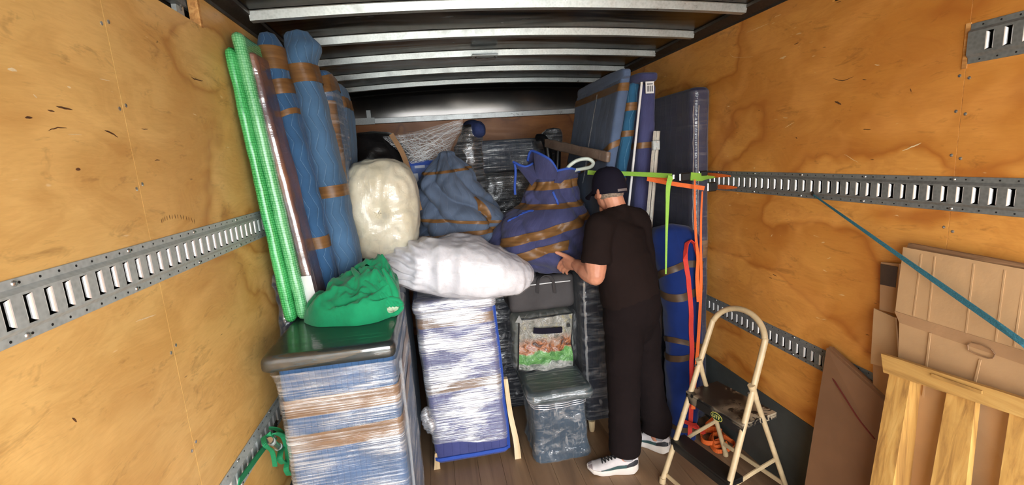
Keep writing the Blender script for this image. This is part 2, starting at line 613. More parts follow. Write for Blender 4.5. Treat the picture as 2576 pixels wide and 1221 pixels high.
def film(name, amount=.35, clear=.06, across=140., along=1.5, tint=(1, 1, 1, 1), rough=.14, seed=0., patch=.5, rot=0.0, bump=.8, sheen_veil=0., gloss=.45):
    """stretch wrap: clear glossy plastic with stretched strands where layers overlap"""
    M = Mat(name)
    co = M.coord('UV', (along, across, 1), (seed, seed * 1.3, 0), (0, 0, rot))
    s1 = M.noise(co, 1., 3, .65, .3)
    co2 = M.coord('UV', (along * 2.0, across * .22, 1), (seed + 4, seed, 0), (0, 0, rot + .22))
    s2 = M.noise(co2, 1., 3, .6, .6)
    co3 = M.coord('UV', (along * 2.0, across * .16, 1), (seed + 9, seed, 0), (0, 0, rot - .35))
    s3 = M.noise(co3, 1., 2, .6, .4)
    pt = M.noise(M.coord('UV', (3.0, 7.0, 1), (seed * 2, 0, 0)), 1.2, 3, .6, .4)
    st = M.math('MAXIMUM', M.ramp(s1, [(.47, 0.), (.66, 1.)]), M.math('MAXIMUM', M.ramp(s2, [(.60, 0.), (.66, .9)]), M.ramp(s3, [(.66, 0.), (.70, .9)])))
    f = M.math('MULTIPLY', st, M.ramp(pt, [(.5 - patch * .22, .08), (.5 + patch * .22, 1.)]))
    fac = M.math('ADD', M.math('MULTIPLY', f, amount), clear)
    if sheen_veil: fac = M.math('ADD', fac, M.math('MULTIPLY', M.ramp(pt, [(.44, 0.), (.62, 1.)]), sheen_veil))  # broad white sheen patches painted into the film's opacity
    h = M.math('ADD', s1, M.math('ADD', M.math('MULTIPLY', s2, .9), M.math('MULTIPLY', pt, 1.6)))
    bp = M.n('Bump', Strength=bump, Distance=.007); M.set(bp.inputs['Height'], h)
    gl = M.n('BsdfGlossy', Roughness=rough); gl.inputs['Color'].default_value = tint; M.set(gl.inputs['Normal'], bp)
    M.base(tint); M.p(Roughness=.5); M.set(M.b.inputs['Normal'], bp)
    m1 = M.n('MixShader'); m1.inputs[0].default_value = gloss
    M.set(m1.inputs[1], M.b.outputs[0]); M.set(m1.inputs[2], gl)
    tr = M.n('BsdfTransparent'); mx = M.n('MixShader')
    M.set(mx.inputs[0], fac); M.set(mx.inputs[1], tr); M.set(mx.inputs[2], m1)
    M.t.links.new(mx.outputs[0], M.out.inputs['Surface'])
    return M.m

def webbing(name, c, var=.1):
    M = Mat(name)
    w = M.noise(M.coord('Object', (300, 300, 300)), 1., 1, .5)
    dark = tuple(x * (1 - var * 2) for x in c[:3]) + (1,)
    M.base(M.ramp(w, [(.2, dark), (.65, c)])); M.p(Roughness=.75)
    M.bump(w, .3, .002)
    return M.m

def wood(name, lite, mid, dark, axis='Z', scale=1.0, rough=.65, bump=.2, knots=False):
    M = Mat(name)
    sc = {'Z': (26, 26, 1.3), 'Y': (26, 1.3, 26), 'X': (1.3, 26, 26)}[axis]
    co = M.coord('Object', tuple(q * scale for q in sc))
    oi = M.n('ObjectInfo')
    ad = M.n('VectorMath', operation='ADD'); M.set(ad.inputs[0], co)
    sc_ = M.n('VectorMath', operation='SCALE'); cx = M.n('CombineXYZ')
    for k in range(3): M.set(cx.inputs[k], oi.outputs['Random'])
    M.set(sc_.inputs[0], cx); sc_.inputs['Scale'].default_value = 37.
    M.set(ad.inputs[1], sc_)
    g = M.noise(ad, 1., 5, .6, .8)
    st = M.noise(M.coord('Object', (5, 5, 5), (3, 1, 4)), 1., 5, .65)
    c = M.ramp(g, [(.28, dark), (.5, mid), (.68, lite)])
    M.base(M.mix(M.ramp(st, [(.55, 0.), (.8, .5)]), c, dark))
    M.p(Roughness=rough)
    if bump > .1: M.bump(g, bump, .004)
    return M.m

# walls, roof, floor
M_PLYL = plywood('plywood_honey', srgb(232, 188, 114), srgb(218, 168, 94), srgb(132, 86, 40), srgb(192, 136, 68), 1.3, 3.4)
M_PLYR = plywood('plywood_amber', srgb(224, 158, 76), srgb(206, 136, 58), srgb(116, 66, 26), srgb(184, 112, 44), 5.1, 3.6)
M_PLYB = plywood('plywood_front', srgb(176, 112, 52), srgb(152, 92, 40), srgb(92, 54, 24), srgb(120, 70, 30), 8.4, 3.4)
M_PLYE = wood('plywood_edge', srgb(228, 176, 110), srgb(205, 146, 80), srgb(150, 96, 46), 'Y', 1.5)

def galv(name, c, rough=.42, metal=.85, mott=.3):
    M = Mat(name); co = M.coord()
    a = M.noise(co, 14., 5, .65); b = M.n('TexVoronoi', Vector=M.coord('Object', (1, 1, 1)), Scale=90.)
    k = M.mix(.35, a, b.outputs['Distance'])
    d = tuple(x * (1 - mott) for x in c[:3]) + (1,); l = tuple(min(1, x * (1 + mott)) for x in c[:3]) + (1,)
    M.base(M.ramp(k, [(.25, d), (.6, l)]))
    M.p(Metallic=metal, Roughness=M.ramp(a, [(.3, rough - .1), (.7, rough + .14)]))
    M.bump(a, .08, .003)
    return M.m
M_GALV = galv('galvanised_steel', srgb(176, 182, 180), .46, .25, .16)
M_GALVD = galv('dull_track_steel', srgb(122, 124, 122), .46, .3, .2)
M_LIP = plain('polished_slot_lip', srgb(235, 236, 236), .28, .55, .05)
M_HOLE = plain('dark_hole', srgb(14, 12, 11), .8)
M_STEELD = galv('dark_steel', srgb(66, 60, 54), .42, .6, .25)
M_BOW = galv('roof_bow_steel', srgb(170, 176, 174), .36, .6, .16)
M_HDR = galv('header_aluminium', srgb(170, 172, 170), .35, .7, .12)
def roofmat():
    M = Mat('dark_roof_sheet'); co = M.coord('Object', (1.2, 3., 1))
    a = M.noise(co, 2.2, 3, .55, .4)
    M.base(M.ramp(a, [(.3, srgb(52, 49, 46)), (.7, srgb(76, 72, 68))]))
    M.p(Metallic=.85, Roughness=M.ramp(a, [(.3, .16), (.7, .28)]))
    M.bump(M.noise(M.coord('Object', (.7, 2.4, 1)), 1.6, 2, .5, .6), .25, .03)
    return M.m
M_ROOF = roofmat()
M_COVE = plain('brushed_cove_sheet', srgb(96, 93, 90), .2, .95, .05, 2.)
M_KICK = plain('grey_kick_paint', srgb(72, 76, 73), .55, 0, .14, 5., .1, 30)
M_FLOOR = wood('worn_floor_plank', srgb(150, 120, 90), srgb(140, 110, 82), srgb(118, 92, 68), 'Y', .6, .5, .06)
M_YARD = plain('concrete_yard', srgb(170, 166, 158), .9, 0, .1, 2.)

# wraps
M_BLUE = quilt('blue_quilted_blanket', srgb(56, 91, 128), srgb(112, 144, 174), .040, .030, .15, .020)
M_BLUE2 = quilt('blue_quilted_blanket_pale', srgb(72, 105, 138), srgb(120, 150, 178), .040, .030, .15, .018)
M_GREYBLUE = quilt('grey_blue_blanket', srgb(86, 99, 120), srgb(104, 118, 138), .06, .03, .2, .015, relief=.3)
M_SLATE = quilt('slate_blue_blanket', srgb(88, 104, 132), srgb(104, 118, 146), .09, .02, .2, .02, relief=.25)
M_PURPLE = quilt('violet_blue_blanket', srgb(66, 68, 104), srgb(78, 82, 120), .03, .012, .10, .02, relief=.22)
M_TEAL = quilt('teal_blue_blanket', srgb(46, 92, 124), srgb(92, 136, 164), .055, .024, .22, .03)
M_NAVY = quilt('navy_blanket', srgb(36, 36, 64), srgb(48, 48, 80), .07, .012, .14, .02, relief=.25)
M_ROYAL = quilt('royal_blue_cover', srgb(18, 38, 92), srgb(22, 44, 104), .2, .01, .2, .01, relief=.1)
M_CABBLUE = quilt('mid_blue_blanket', srgb(58, 88, 126), srgb(50, 78, 114), .022, .004, .1, .05, straight=True, relief=.3, var=.22)
M_STOOL = quilt('steel_blue_blanket', srgb(58, 72, 86), srgb(70, 84, 98), .05, .006, .12, .02, relief=.2)
M_TOPREFL = plain('dark_reflection_cover', srgb(26, 40, 42), .45, 0, .15)  # dark reflection of the roof in the film, painted into the cover colour
M_CABVIO = quilt('indigo_blanket', srgb(74, 78, 128), srgb(58, 62, 110), .05, .006, .12, .03, relief=.3)
M_CABDARK = quilt('dark_slate_blanket', srgb(36, 44, 58), srgb(48, 56, 72), .05, .006, .12, .03, relief=.3)
M_BLACKB = quilt('black_blue_blanket', srgb(26, 28, 38), srgb(38, 40, 52), .06, .008, .12, .02, relief=.3)
M_EDGING = webbing('royal_blue_binding', srgb(48, 84, 178))
def tapemat():
    M = Mat('brown_packing_tape'); co = M.coord('UV', (3, 30, 1))
    a = M.noise(co, 1.2, 4, .6, .4)
    M.base(M.ramp(a, [(.3, srgb(98, 68, 38)), (.7, srgb(134, 96, 56))]))
    M.p(Roughness=.4); M.b.inputs['Specular IOR Level'].default_value = .35
    M.bump(M.noise(M.coord('UV', (14, 60, 1)), 1., 3, .6, .6), .35, .004)
    return M.m
M_TAPE = tapemat()
M_FILM_CAB = film('film_on_cabinet', .60, .07, 120., .9, seed=1., patch=.8, sheen_veil=.18)
M_FILM_VIO = film('film_on_chest', .95, .13, 130., 1.0, (1, .985, 1, 1), seed=6., patch=.7, sheen_veil=.38)
M_FILM_DARK = film('film_on_dark', .5, .05, 60., 3.5, seed=11., patch=.8, bump=1.)
M_FILM_NAVY = film('film_on_navy', .14, .06, 50., 2.5, seed=15., patch=1., rough=.1)
M_FILM_BACK = film('film_loose', .50, .06, 110., 1.4, seed=21., patch=.9)
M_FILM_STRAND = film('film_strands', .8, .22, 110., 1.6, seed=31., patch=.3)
M_FILM_BAG = film('clear_bag_film', .16, .05, 24., 14., seed=41., patch=1., rough=.08, bump=1.)
M_FILM_BLACK = film('film_on_black', .30, .03, 30., 5., seed=61., patch=1., rough=.12, bump=1.)
M_FILM_TOP = film('taut_top_film', .10, .10, 40., 3., seed=51., patch=.6, rough=.05, bump=.2, gloss=.96)
M_FILM_CRINK = film('crinkled_film', .55, .05, 22., 13., seed=71., patch=.8, rough=.1, bump=1., gloss=.6)
def bubble(name, lite, mid, dark):
    M = Mat(name)
    vo = M.n('TexVoronoi', Vector=M.coord('UV', (1, 1, 1)), Scale=105.); vo.inputs['Randomness'].default_value = .25
    pt = M.noise(M.coord('UV', (2, 3, 1)), 2., 4, .6)
    c = M.ramp(vo.outputs['Distance'], [(.15, lite), (.5, mid), (.75, dark)])
    M.base(M.mix(M.ramp(pt, [(.4, 0.), (.75, .55)]), c, lite))
    M.p(Roughness=.22); M.b.inputs['Specular IOR Level'].default_value = .7
    M.bump(vo.outputs['Distance'], -.8, .006)
    return M.m
M_BUB1 = bubble('green_bubble_wrap', srgb(98, 204, 126), srgb(44, 156, 78), srgb(14, 98, 44))
M_BUB2 = bubble('pale_green_bubble_wrap', srgb(140, 208, 154), srgb(78, 170, 102), srgb(34, 118, 62))
def brownwrap():
    M = Mat('brown_paper_wrap')
    tc = M.n('TexCoord'); sp = M.n('SeparateXYZ'); M.t.links.new(tc.outputs['UV'], sp.inputs[0])
    a = M.noise(M.coord('UV', (2, 1.6, 1)), 1.6, 4, .6, .3)
    M.base(M.ramp(a, [(.30, srgb(62, 60, 86)), (.44, srgb(96, 76, 80)), (.6, srgb(140, 96, 74)), (.75, srgb(158, 112, 88))]))
    M.p(Roughness=.32); M.bump(M.noise(M.coord('UV', (6, 40, 1)), 1., 4, .6, .5), .5, .006)
    return M.m
M_BROWN = brownwrap()
def plasticbag(name, lite, mid, dirt, rough=.3, radial=False):
    M = Mat(name); co = M.coord('Object')
    a = M.noise(co, 5., 4, .6, .5); b = M.noise(co, 16., 4, .7, 1.2)
    c = M.ramp(a, [(.3, mid), (.65, lite)])
    M.base(M.mix(M.ramp(b, [(.6, 0.), (.85, .4)]), c, dirt)); M.p(Roughness=rough)
    M.b.inputs['Subsurface Weight'].default_value = 0.0
    M.bump(M.math('ADD', a, M.math('MULTIPLY', b, .6)), .5, .012)
    return M.m
M_CREAM = plasticbag('cream_filled_plastic', srgb(226, 219, 196), srgb(212, 202, 172), srgb(184, 160, 122), .4)
M_WHITE = plasticbag('white_duvet', srgb(236, 234, 238), srgb(218, 216, 222), srgb(200, 192, 184), .55)
M_GREEN = plain('green_cloth', srgb(18, 140, 92), .8, 0, .14, 6., .25, 40., .25, .2)
M_CLOTHIN = plain('patterned_lining', srgb(170, 190, 160), .8, 0, .35, 40.)
M_BLACKBAG = plain('charcoal_woven_bag', srgb(72, 68, 68), .7, 0, .12, 5., .3, 300., .3)
M_BLACKPL = plain('black_plastic', srgb(22, 22, 24), .35, 0, .1)
M_BLACKFILM = plasticbag('black_sheeting', srgb(34, 32, 32), srgb(20, 19, 20), srgb(50, 46, 44), .25)
M_NAVYCLOTH = plain('navy_roll_cloth', srgb(34, 48, 92), .85, 0, .15, 10., .3, 90.)
M_WOODLEG = wood('pale_wood_leg', srgb(236, 214, 178), srgb(222, 196, 154), srgb(196, 162, 116), 'Z', 1., .45, .05)
M_SEAT = plain('grey_slate_seat', srgb(52, 66, 68), .5, 0, .12)
M_CARD = plain('cardboard', srgb(194, 156, 114), .8, 0, .07, 3., .12, 20., .25)
M_CARD2 = plain('cardboard_darker', srgb(176, 136, 98), .8, 0, .08, 3., .12, 20., .25)
M_CARDE = wood('cardboard_edge', srgb(170, 130, 94), srgb(140, 104, 72), srgb(96, 68, 46), 'Y', 3.)
M_HARD = plain('brown_hardboard', srgb(128, 92, 64), .55, 0, .07, 4., .05, 40.)
M_PINE = wood('pallet_pine', srgb(222, 178, 104), srgb(206, 158, 86), srgb(156, 112, 60), 'Z', 1.5, .6, .15)
M_PINEY = wood('pallet_pine_rail', srgb(214, 172, 102), srgb(198, 152, 84), srgb(150, 110, 60), 'Y', 1.5, .6, .15)
M_LADDER = plain('cream_ladder_paint', srgb(196, 172, 134), .42, 0, .1, 14., .05)
def worn_black():
    M = Mat('worn_black_tread'); co = M.coord('Object')
    a = M.noise(co, 11., 5, .65, .8); fl = M.noise(co, 3.2, 2, .5)
    k = M.math('MULTIPLY', M.ramp(a, [(.46, 0.), (.50, 1.)]), M.ramp(fl, [(.40, 0.), (.48, 1.)]))
    M.base(M.mix(k, srgb(26, 24, 23), srgb(176, 158, 132))); M.p(Roughness=.5); M.bump(a, .2, .002)
    return M.m
M_TREAD = worn_black()
M_STEPBLK = plain('black_step', srgb(24, 23, 22), .45, 0, .15)
M_CHROME = galv('bright_steel', srgb(205, 206, 204), .24, .9, .1)
M_LIME = webbing('lime_webbing', srgb(150, 200, 74))
M_ORANGE = webbing('orange_webbing', srgb(228, 104, 36))
M_RED = webbing('red_webbing', srgb(206, 54, 40))
M_TEALW = webbing('teal_webbing', srgb(58, 122, 140), .28)
M_GRNW = webbing('green_webbing', srgb(22, 130, 82))
M_ROPE = webbing('dark_red_cord', srgb(110, 34, 24))
M_ALU = galv('aluminium_frame', srgb(204, 200, 190), .4, .35, .1)
M_TUBEG = plain('milky_hose', srgb(196, 206, 196), .3)
M_LABEL = plain('paper_label', srgb(226, 224, 222), .6, 0, .04)
M_INK = plain('print_ink', srgb(60, 60, 66), .6)
# person
def skinmat():
    M = Mat('skin'); co = M.coord('Object')
    a = M.noise(co, 14., 4, .6)
    M.base(M.ramp(a, [(.3, srgb(190, 126, 98)), (.7, srgb(212, 150, 120))])); M.p(Roughness=.5)
    M.b.inputs['Subsurface Weight'].default_value = .12
    M.b.inputs['Subsurface Radius'].default_value = (.01, .004, .002)
    M.bump(M.noise(co, 90., 3, .6), .12, .002)
    return M.m
M_SKIN = skinmat()
M_TEE = plain('dark_brown_cotton', srgb(32, 23, 21), .95, 0, .08, 5., .15, 200., .12, 0)
M_PANTS = plain('black_brown_trousers', srgb(26, 19, 19), .95, 0, .08, 5., .15, 200., .12, 0)
M_CAP = plain('navy_cap', srgb(22, 19, 33), .85, 0, .1, 10., .15, 200., .2)
M_HAIR = plain('grey_cropped_hair', srgb(150, 134, 118), .9, 0, .3, 90., .5, 260.)
M_SHOE = plain('pale_grey_knit', srgb(206, 198, 196), .8, 0, .06, 10., .2, 220.)
M_SOLE = plain('off_white_foam', srgb(226, 216, 206), .55, 0, .05, 8.)
M_SHOED = plain('charcoal_heel', srgb(44, 44, 48), .5, 0, .1)
M_SHOET = plain('dark_teal_foam', srgb(52, 78, 78), .55, 0, .1)
M_LACE = plain('black_lace', srgb(16, 16, 18), .8)
M_EYE = plain('eye_white', srgb(230, 226, 220), .3)

# ------------------------------------------------------------------ the truck body
XL, XR, ZP, YB, YD = -0.7515, 1.6885, 2.447, 4.85, -1.1
XC = (XL + XR) / 2
T1 = (1.542, 1.6565); T2 = (0.750, 0.858); T3 = (2.007, 2.126)

def crown(x):
    return 2.487 + .042 * (1 - ((x - XC) / 1.22) ** 2)

mb = MB(); mb.box((XL - 8, YD - 14, -1.25), (XR + 8, YD + 9, -1.15))
tag(mb.build('ground', M_YARD), kind='structure')
# floor: deck + planks
mb = MB(); mb.box((XL - .06, YD, -.09), (XR + .06, YB + .05, -.022))
floor = tag(mb.build('floor', M_STEELD), kind='structure')
pw, nplk = 2.44 / 17, 17
for i in range(nplk):
    mb = MB(); x0 = XL + i * pw
    mb.box((x0 + .0005, YD, -.0225), (x0 + pw - .0005, YB, 0 - .0008 * random.random()), None, .001)
    mb.build('floor_plank', M_FLOOR, floor)

def panel(poly_yz, side, mat, parent, name='plywood_panel', th=.012):
    mb = MB()
    if side == 'L':
        mb.prism([(XL, y, z) for y, z in poly_yz], (-th, 0, 0))
    elif side == 'R':
        mb.prism([(XR, y, z) for y, z in poly_yz][::-1], (th, 0, 0))
    o = mb.build(name, mat, parent)
    return o

def rect(y0, y1, z0, z1):
    return [(y0, z0), (y1, z0), (y1, z1), (y0, z1)]

sl = .0012
mb = MB(); mb.box((XL - .075, YD, -.09), (XL - .055, YB + .05, 2.56))
wallL = tag(mb.build('wall_left', M_STEELD), kind='structure')
SY = 1.351
for y0, y1 in ((YD, SY - sl), (SY + sl, YB)):
    panel(rect(y0, y1, 0, T2[0] + .016), 'L', M_PLYL, wallL)
    panel(rect(y0, y1, T2[1] - .016, T1[0] + .016), 'L', M_PLYL, wallL)
panel([(YD, T1[1] - .016), (SY - sl, T1[1] - .016), (SY - sl, 2.340), (1.05, 2.340), (1.05, ZP), (YD, ZP)], 'L', M_PLYL, wallL)
panel([(SY + sl, T1[1] - .016), (YB, T1[1] - .016), (YB, ZP), (1.886, ZP), (1.886, 2.339), (SY + sl, 2.340)], 'L', M_PLYL, wallL)
mb = MB(); mb.box((XL - .030, 1.884, 2.336), (XL + .003, 1.9, ZP)); mb.build('raw_panel_edge', M_PLYE, wallL)
# ragged kick plate, both sides
mb = MB(); mb.box((XL, YD, 0), (XL + .004, YB, .446)); mb.build('kick_plate', M_KICK, wallL)
# steel seen in the left cut-out
mb = MB(); mb.box((XL - .052, 1.0, 2.40), (XL - .040, 1.95, 2.46)); mb.box((XL - .045, 1.0, 2.385), (XL - .012, 1.83, 2.40))
mb.build('cutout_rail', M_GALVD, wallL)
mb = MB(); mb.box((XL - .045, 1.60, 2.33), (XL - .03, 1.63, 2.46)); mb.box((XL - .045, 1.80, 2.36), (XL - .03, 1.85, 2.46)); mb.build('cutout_upright', M_GALV, wallL)
mb = MB(); mb.tube([(XL - .02, 1.81, 2.39), (XL - .02, 1.81, 2.368)], .003, 6); mb.build('screw', M_CHROME, wallL)

mb = MB(); mb.box((XR + .055, YD, -.09), (XR + .075, YB + .05, 2.56))
wallR = tag(mb.build('wall_right', M_STEELD), kind='structure')
RY = 1.254
for y0, y1 in ((YD, RY - sl), (RY + sl, YB)):
    panel(rect(y0, y1, 0, T2[0] + .016), 'R', M_PLYR, wallR)
    panel(rect(y0, y1, T2[1] - .016, T1[0] + .016), 'R', M_PLYR, wallR)
panel([(YD, T1[1] - .016), (RY - sl, T1[1] - .016), (RY - sl, T3[0] + .016), (YD, T3[0] + .016)], 'R', M_PLYR, wallR)
panel([(YD, T3[1] - .016), (RY - sl, T3[1] - .016), (RY - sl, ZP), (YD, ZP)], 'R', M_PLYR, wallR)
panel([(RY + sl, T1[1] - .016), (YB, T1[1] - .016), (YB, ZP), (1.774, ZP), (1.774, 2.356), (1.70, 2.352), (1.70, ZP), (RY + sl, ZP)], 'R', M_PLYR, wallR)
mb = MB(); mb.box((XR - .003, RY - .004, T3[0] - .012), (XR + .02, RY + .010, T3[1] + .004)); mb.build('raw_panel_edge', M_PLYE, wallR)
mb = MB(); mb.prism([(XR - .004, y, z) for y, z in ((YD, 0), (YB, 0), (YB, .446), (YD, .446))][::-1], (.004, 0, 0)); mb.build('kick_plate', M_KICK, wallR)
mb = MB(); mb.box((XR + .0006, RY - .0014, .45), (XR + .006, RY + .0014, ZP - .01)); mb.build('panel_seam', M_PLYE, wallR)
# screws along the seams
for wl, x, sgn, ys, zs in ((wallL, XL, 1, SY, (.3, 1.05, 1.35, 1.8, 2.0, 2.2)), (wallR, XR, -1, RY, (.6, 1.2, 1.48, 1.72, 1.86, 1.97))):
    for z in zs:
        for dy in (-.014, .014):
            mb = MB(); mb.lathe((x, ys + dy, z + dy * .4), [(.005, 0), (.005, .0012), (.002, .0022)], 8, (sgn, 0, 0))
            mb.build('screw', M_CHROME, wl)

# scuffs, chips and nicks left on the plywood
def wpt(u, v, X):
    d = RIGHT * ((u - 1288) / FPX) + DOWN * ((v - 610.5) / FPX) + FWD
    return V((0, 0, CAM_H)) + d * (X / d.x)
M_NICK = plain('dark_wood_nick', srgb(96, 60, 30), .8, 0, .3, 60.)
M_CHIP = plain('pale_wood_chip', srgb(238, 214, 168), .8, 0, .1, 60.)
def mark(wl, pts, w, mat, name):
    X, s_ = (XL, 1) if wl is wallL else (XR, -1)
    P = spline([wpt(u, v, X) for u, v in pts], 5)
    P = [p + V((0, .0012 * nz(p, 90., 1.), .0016 * nz(p, 120., 4.))) for p in P]
    vs = []
    k_ = len(P)
    for i, p in enumerate(P):
        t_ = (P[min(i + 1, k_ - 1)] - P[max(i - 1, 0)]).normalized()
        n_ = V((1, 0, 0)).cross(t_)
        h_ = w * .55 * (.12 + .88 * sin(pi * (i + .15) / (k_ - .7)))
        vs += [p + n_ * h_ + V((s_ * .0007, 0, 0)), p - n_ * h_ + V((s_ * .0007, 0, 0))]
    fs = [(2 * i, 2 * i + 1, 2 * i + 3, 2 * i + 2) for i in range(k_ - 1)]
    obj(name, vs, fs, mat, wl, smooth=False)
arc = [(404, 556), (412, 550), (424, 546), (438, 544), (452, 545), (466, 548), (480, 553), (494, 560)]
for i in range(len(arc) - 1):
    for f in (.1, .55):
        u_, v_ = arc[i][0] + (arc[i + 1][0] - arc[i][0]) * f, arc[i][1] + (arc[i + 1][1] - arc[i][1]) * f
        mark(wallL, [(u_, v_ - 5), (u_ + 1, v_ + 1), (u_ + 2, v_ + 7)], .0022, M_NICK, 'scuff_mark')
for pts, w in (([(480, 194), (492, 200), (510, 204)], .004), ([(120, 330), (138, 322), (168, 322)], .002), ([(140, 268), (160, 272), (182, 276)], .004), ([(118, 277), (136, 280)], .003), ([(62, 296), (80, 296)], .004),
               ([(190, 427), (202, 426)], .006), ([(355, 325), (372, 325)], .002), ([(388, 404), (402, 402)], .002), ([(180, 1052), (192, 1062)], .004), ([(262, 328), (278, 334), (296, 346)], .004)):
    mark(wallL, pts, w, M_NICK, 'dark_nick')
for pts, w in (([(18, 174), (30, 175), (42, 179)], .006), ([(168, 218), (178, 222)], .004), ([(82, 236), (92, 246)], .003), ([(170, 338), (205, 339)], .0014), ([(250, 198), (276, 204)], .002), ([(340, 810), (368, 800), (392, 792)], .0025), ([(484, 286), (494, 290)], .003)):
    mark(wallL, pts, w, M_CHIP, 'pale_chip')
for pts, w in (([(2100, 256), (2108, 258), (2117, 264)], .007), ([(2095, 197), (2120, 203), (2148, 193)], .003), ([(1998, 112), (2010, 107)], .003), ([(2170, 200), (2180, 201)], .003), ([(2290, 222), (2293, 232)], .003), ([(2002, 345), (2006, 349)], .004), ([(1944, 690), (1954, 696)], .004)):
    mark(wallR, pts, w, M_NICK, 'dark_nick')
for pts, w in (([(1878, 82), (1908, 70), (1936, 58)], .0014), ([(1836, 130), (1842, 142), (1868, 144), (1896, 142)], .0012), ([(1975, 322), (1998, 308)], .002), ([(2270, 380), (2300, 368), (2318, 360)], .004), ([(2124, 388), (2140, 398), (2160, 410)], .0016), ([(1970, 296), (1982, 297)], .0025), ([(2200, 163), (2213, 164)], .003), ([(1940, 596), (1943, 590)], .004), ([(2080, 652), (2090, 648)], .002)):
    mark(wallR, pts, w, M_CHIP, 'pale_chip')

# front bulkhead (far end)
mb = MB(); mb.box((XL, YB + .012, -.02), (XR, YB + .05, 2.5))
wallB = tag(mb.build('wall_back', M_STEELD), kind='structure')
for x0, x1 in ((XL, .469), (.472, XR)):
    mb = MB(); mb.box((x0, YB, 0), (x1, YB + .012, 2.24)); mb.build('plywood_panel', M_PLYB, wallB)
# coved header sheet from roof to bulkhead and its aluminium strip
vs, fs = [], []
NX = 24
prof = [(4.69, None)] + [(4.822 - .04 * dz - 1.35 * dz * dz, 2.27 + dz) for dz in (.20, .17, .14, .11, .085, .06, .04, .02, 0.)]
for i in range(NX + 1):
    x = XL + (XR - XL) * i / NX
    for y, z in prof:
        vs.append((x, y, crown(x) + .001 if z is None else z + (.05 * (z - 2.27) / .2 * (1 - ((x - XC) / 1.22) ** 2))))
k = len(prof)
for i in range(NX):
    for j in range(k - 1):
        a = i * k + j
        fs.append((a, a + 1, a + 1 + k, a + k))
tag(obj('trim_1', vs, fs, M_COVE), kind='structure')
mb = MB(); mb.box((XL, 4.795, 2.232), (XR, YB, 2.285), None, .003)
hd = tag(mb.build('trim_2', M_HDR), kind='structure')
for x in (-.69, -.52):
    mb = MB(); mb.lathe((x, 4.795, 2.256), [(.011, 0), (.010, .004), (.004, .006)], 10, (0, -1, 0)); mb.build('bolt', M_CHROME, hd)
mb = MB(); mb.box((XL, 4.785, 2.228), (-.50, 4.797, 2.29)); mb.box((-.57, 4.78, 2.29), (-.53, 4.79, 2.36)); mb.build('splice_plate', M_GALV, hd)

# ceiling and bows
vs, fs = [], []
ny = 40
for j in range(ny + 1):
    y = YD + (YB - YD) * j / ny
    for i in range(NX + 1):
        x = XL + (XR - XL) * i / NX
        vs.append((x, y, crown(x)))
for j in range(ny):
    for i in range(NX):
        a = j * (NX + 1) + i
        fs.append((a, a + NX + 1, a + NX + 2, a + 1))
ceil = tag(obj('ceiling', vs, fs, M_ROOF), kind='structure')
mb = MB(); mb.box((XL - .07, YD, 2.56), (XR + .07, YB + .05, 2.57)); tag(mb.build('trim_3', M_STEELD), kind='structure')
BOWS = [-.7, -.2, .3, .8, 1.29, 1.77, 2.255, 2.73, 3.22, 3.75, 4.29]
for y in BOWS:
    vs, fs = [], []
    prof = [(-.040, 0), (-.028, 0), (-.018, -.034), (.018, -.034), (.028, 0), (.040, 0)]
    n = 28
    for i in range(n + 1):
        x = XL + .055 + (XR - XL - .11) * i / n
        for dy, dz in prof:
            vs.append((x, y + dy, crown(x) - .002 + dz))
    k = len(prof)
    for i in range(n):
        for j in range(k - 1):
            a = i * k + j
            fs.append((a, a + 1, a + 1 + k, a + k))
    fs += [(1, 2, 3, 4), tuple(n * k + q for q in (4, 3, 2, 1))]
    obj('roof_bow', vs, fs, M_BOW, ceil, smooth=False)
# roof rails
for nm, x, s in (('trim_4', XL, 1), ('trim_5', XR, -1)):
    mb = MB()
    pr = [(x - s * .05, ZP - .004), (x + s * .006, ZP - .004), (x + s * .010, ZP + .006), (x + s * .060, ZP + .030), (x + s * .064, 2.50), (x - s * .05, 2.52)]
    mb.prism([(a, YD, b) for a, b in (pr if s > 0 else pr[::-1])], (0, YB - YD, 0))
    tag(mb.build(nm, M_STEELD), kind='structure')
# clip on the third bow
t = thing('roof_clip', at(1220, 148, 3.19), 'small grey ribbed metal clip hooked over a roof bow', 'clip')
c = BASE[t.name]; cz = crown(c.x) - .036
mb = MB()
for k_ in range(3): mb.tube([(c.x - .085, 3.165 + .018 * k_, cz - .004), (c.x + .085, 3.165 + .018 * k_, cz - .004)], .008, 10)
mb.build('ribbed_plate', M_BOW, t)
mb = MB(); mb.tube(spline([(c.x - .06, 3.17, cz - .008), (c.x - .055, 3.165, cz - .028), (c.x + .055, 3.165, cz - .028), (c.x + .06, 3.17, cz - .008)], 6), .004, 8); mb.build('wire_hook', M_STEELD, t)

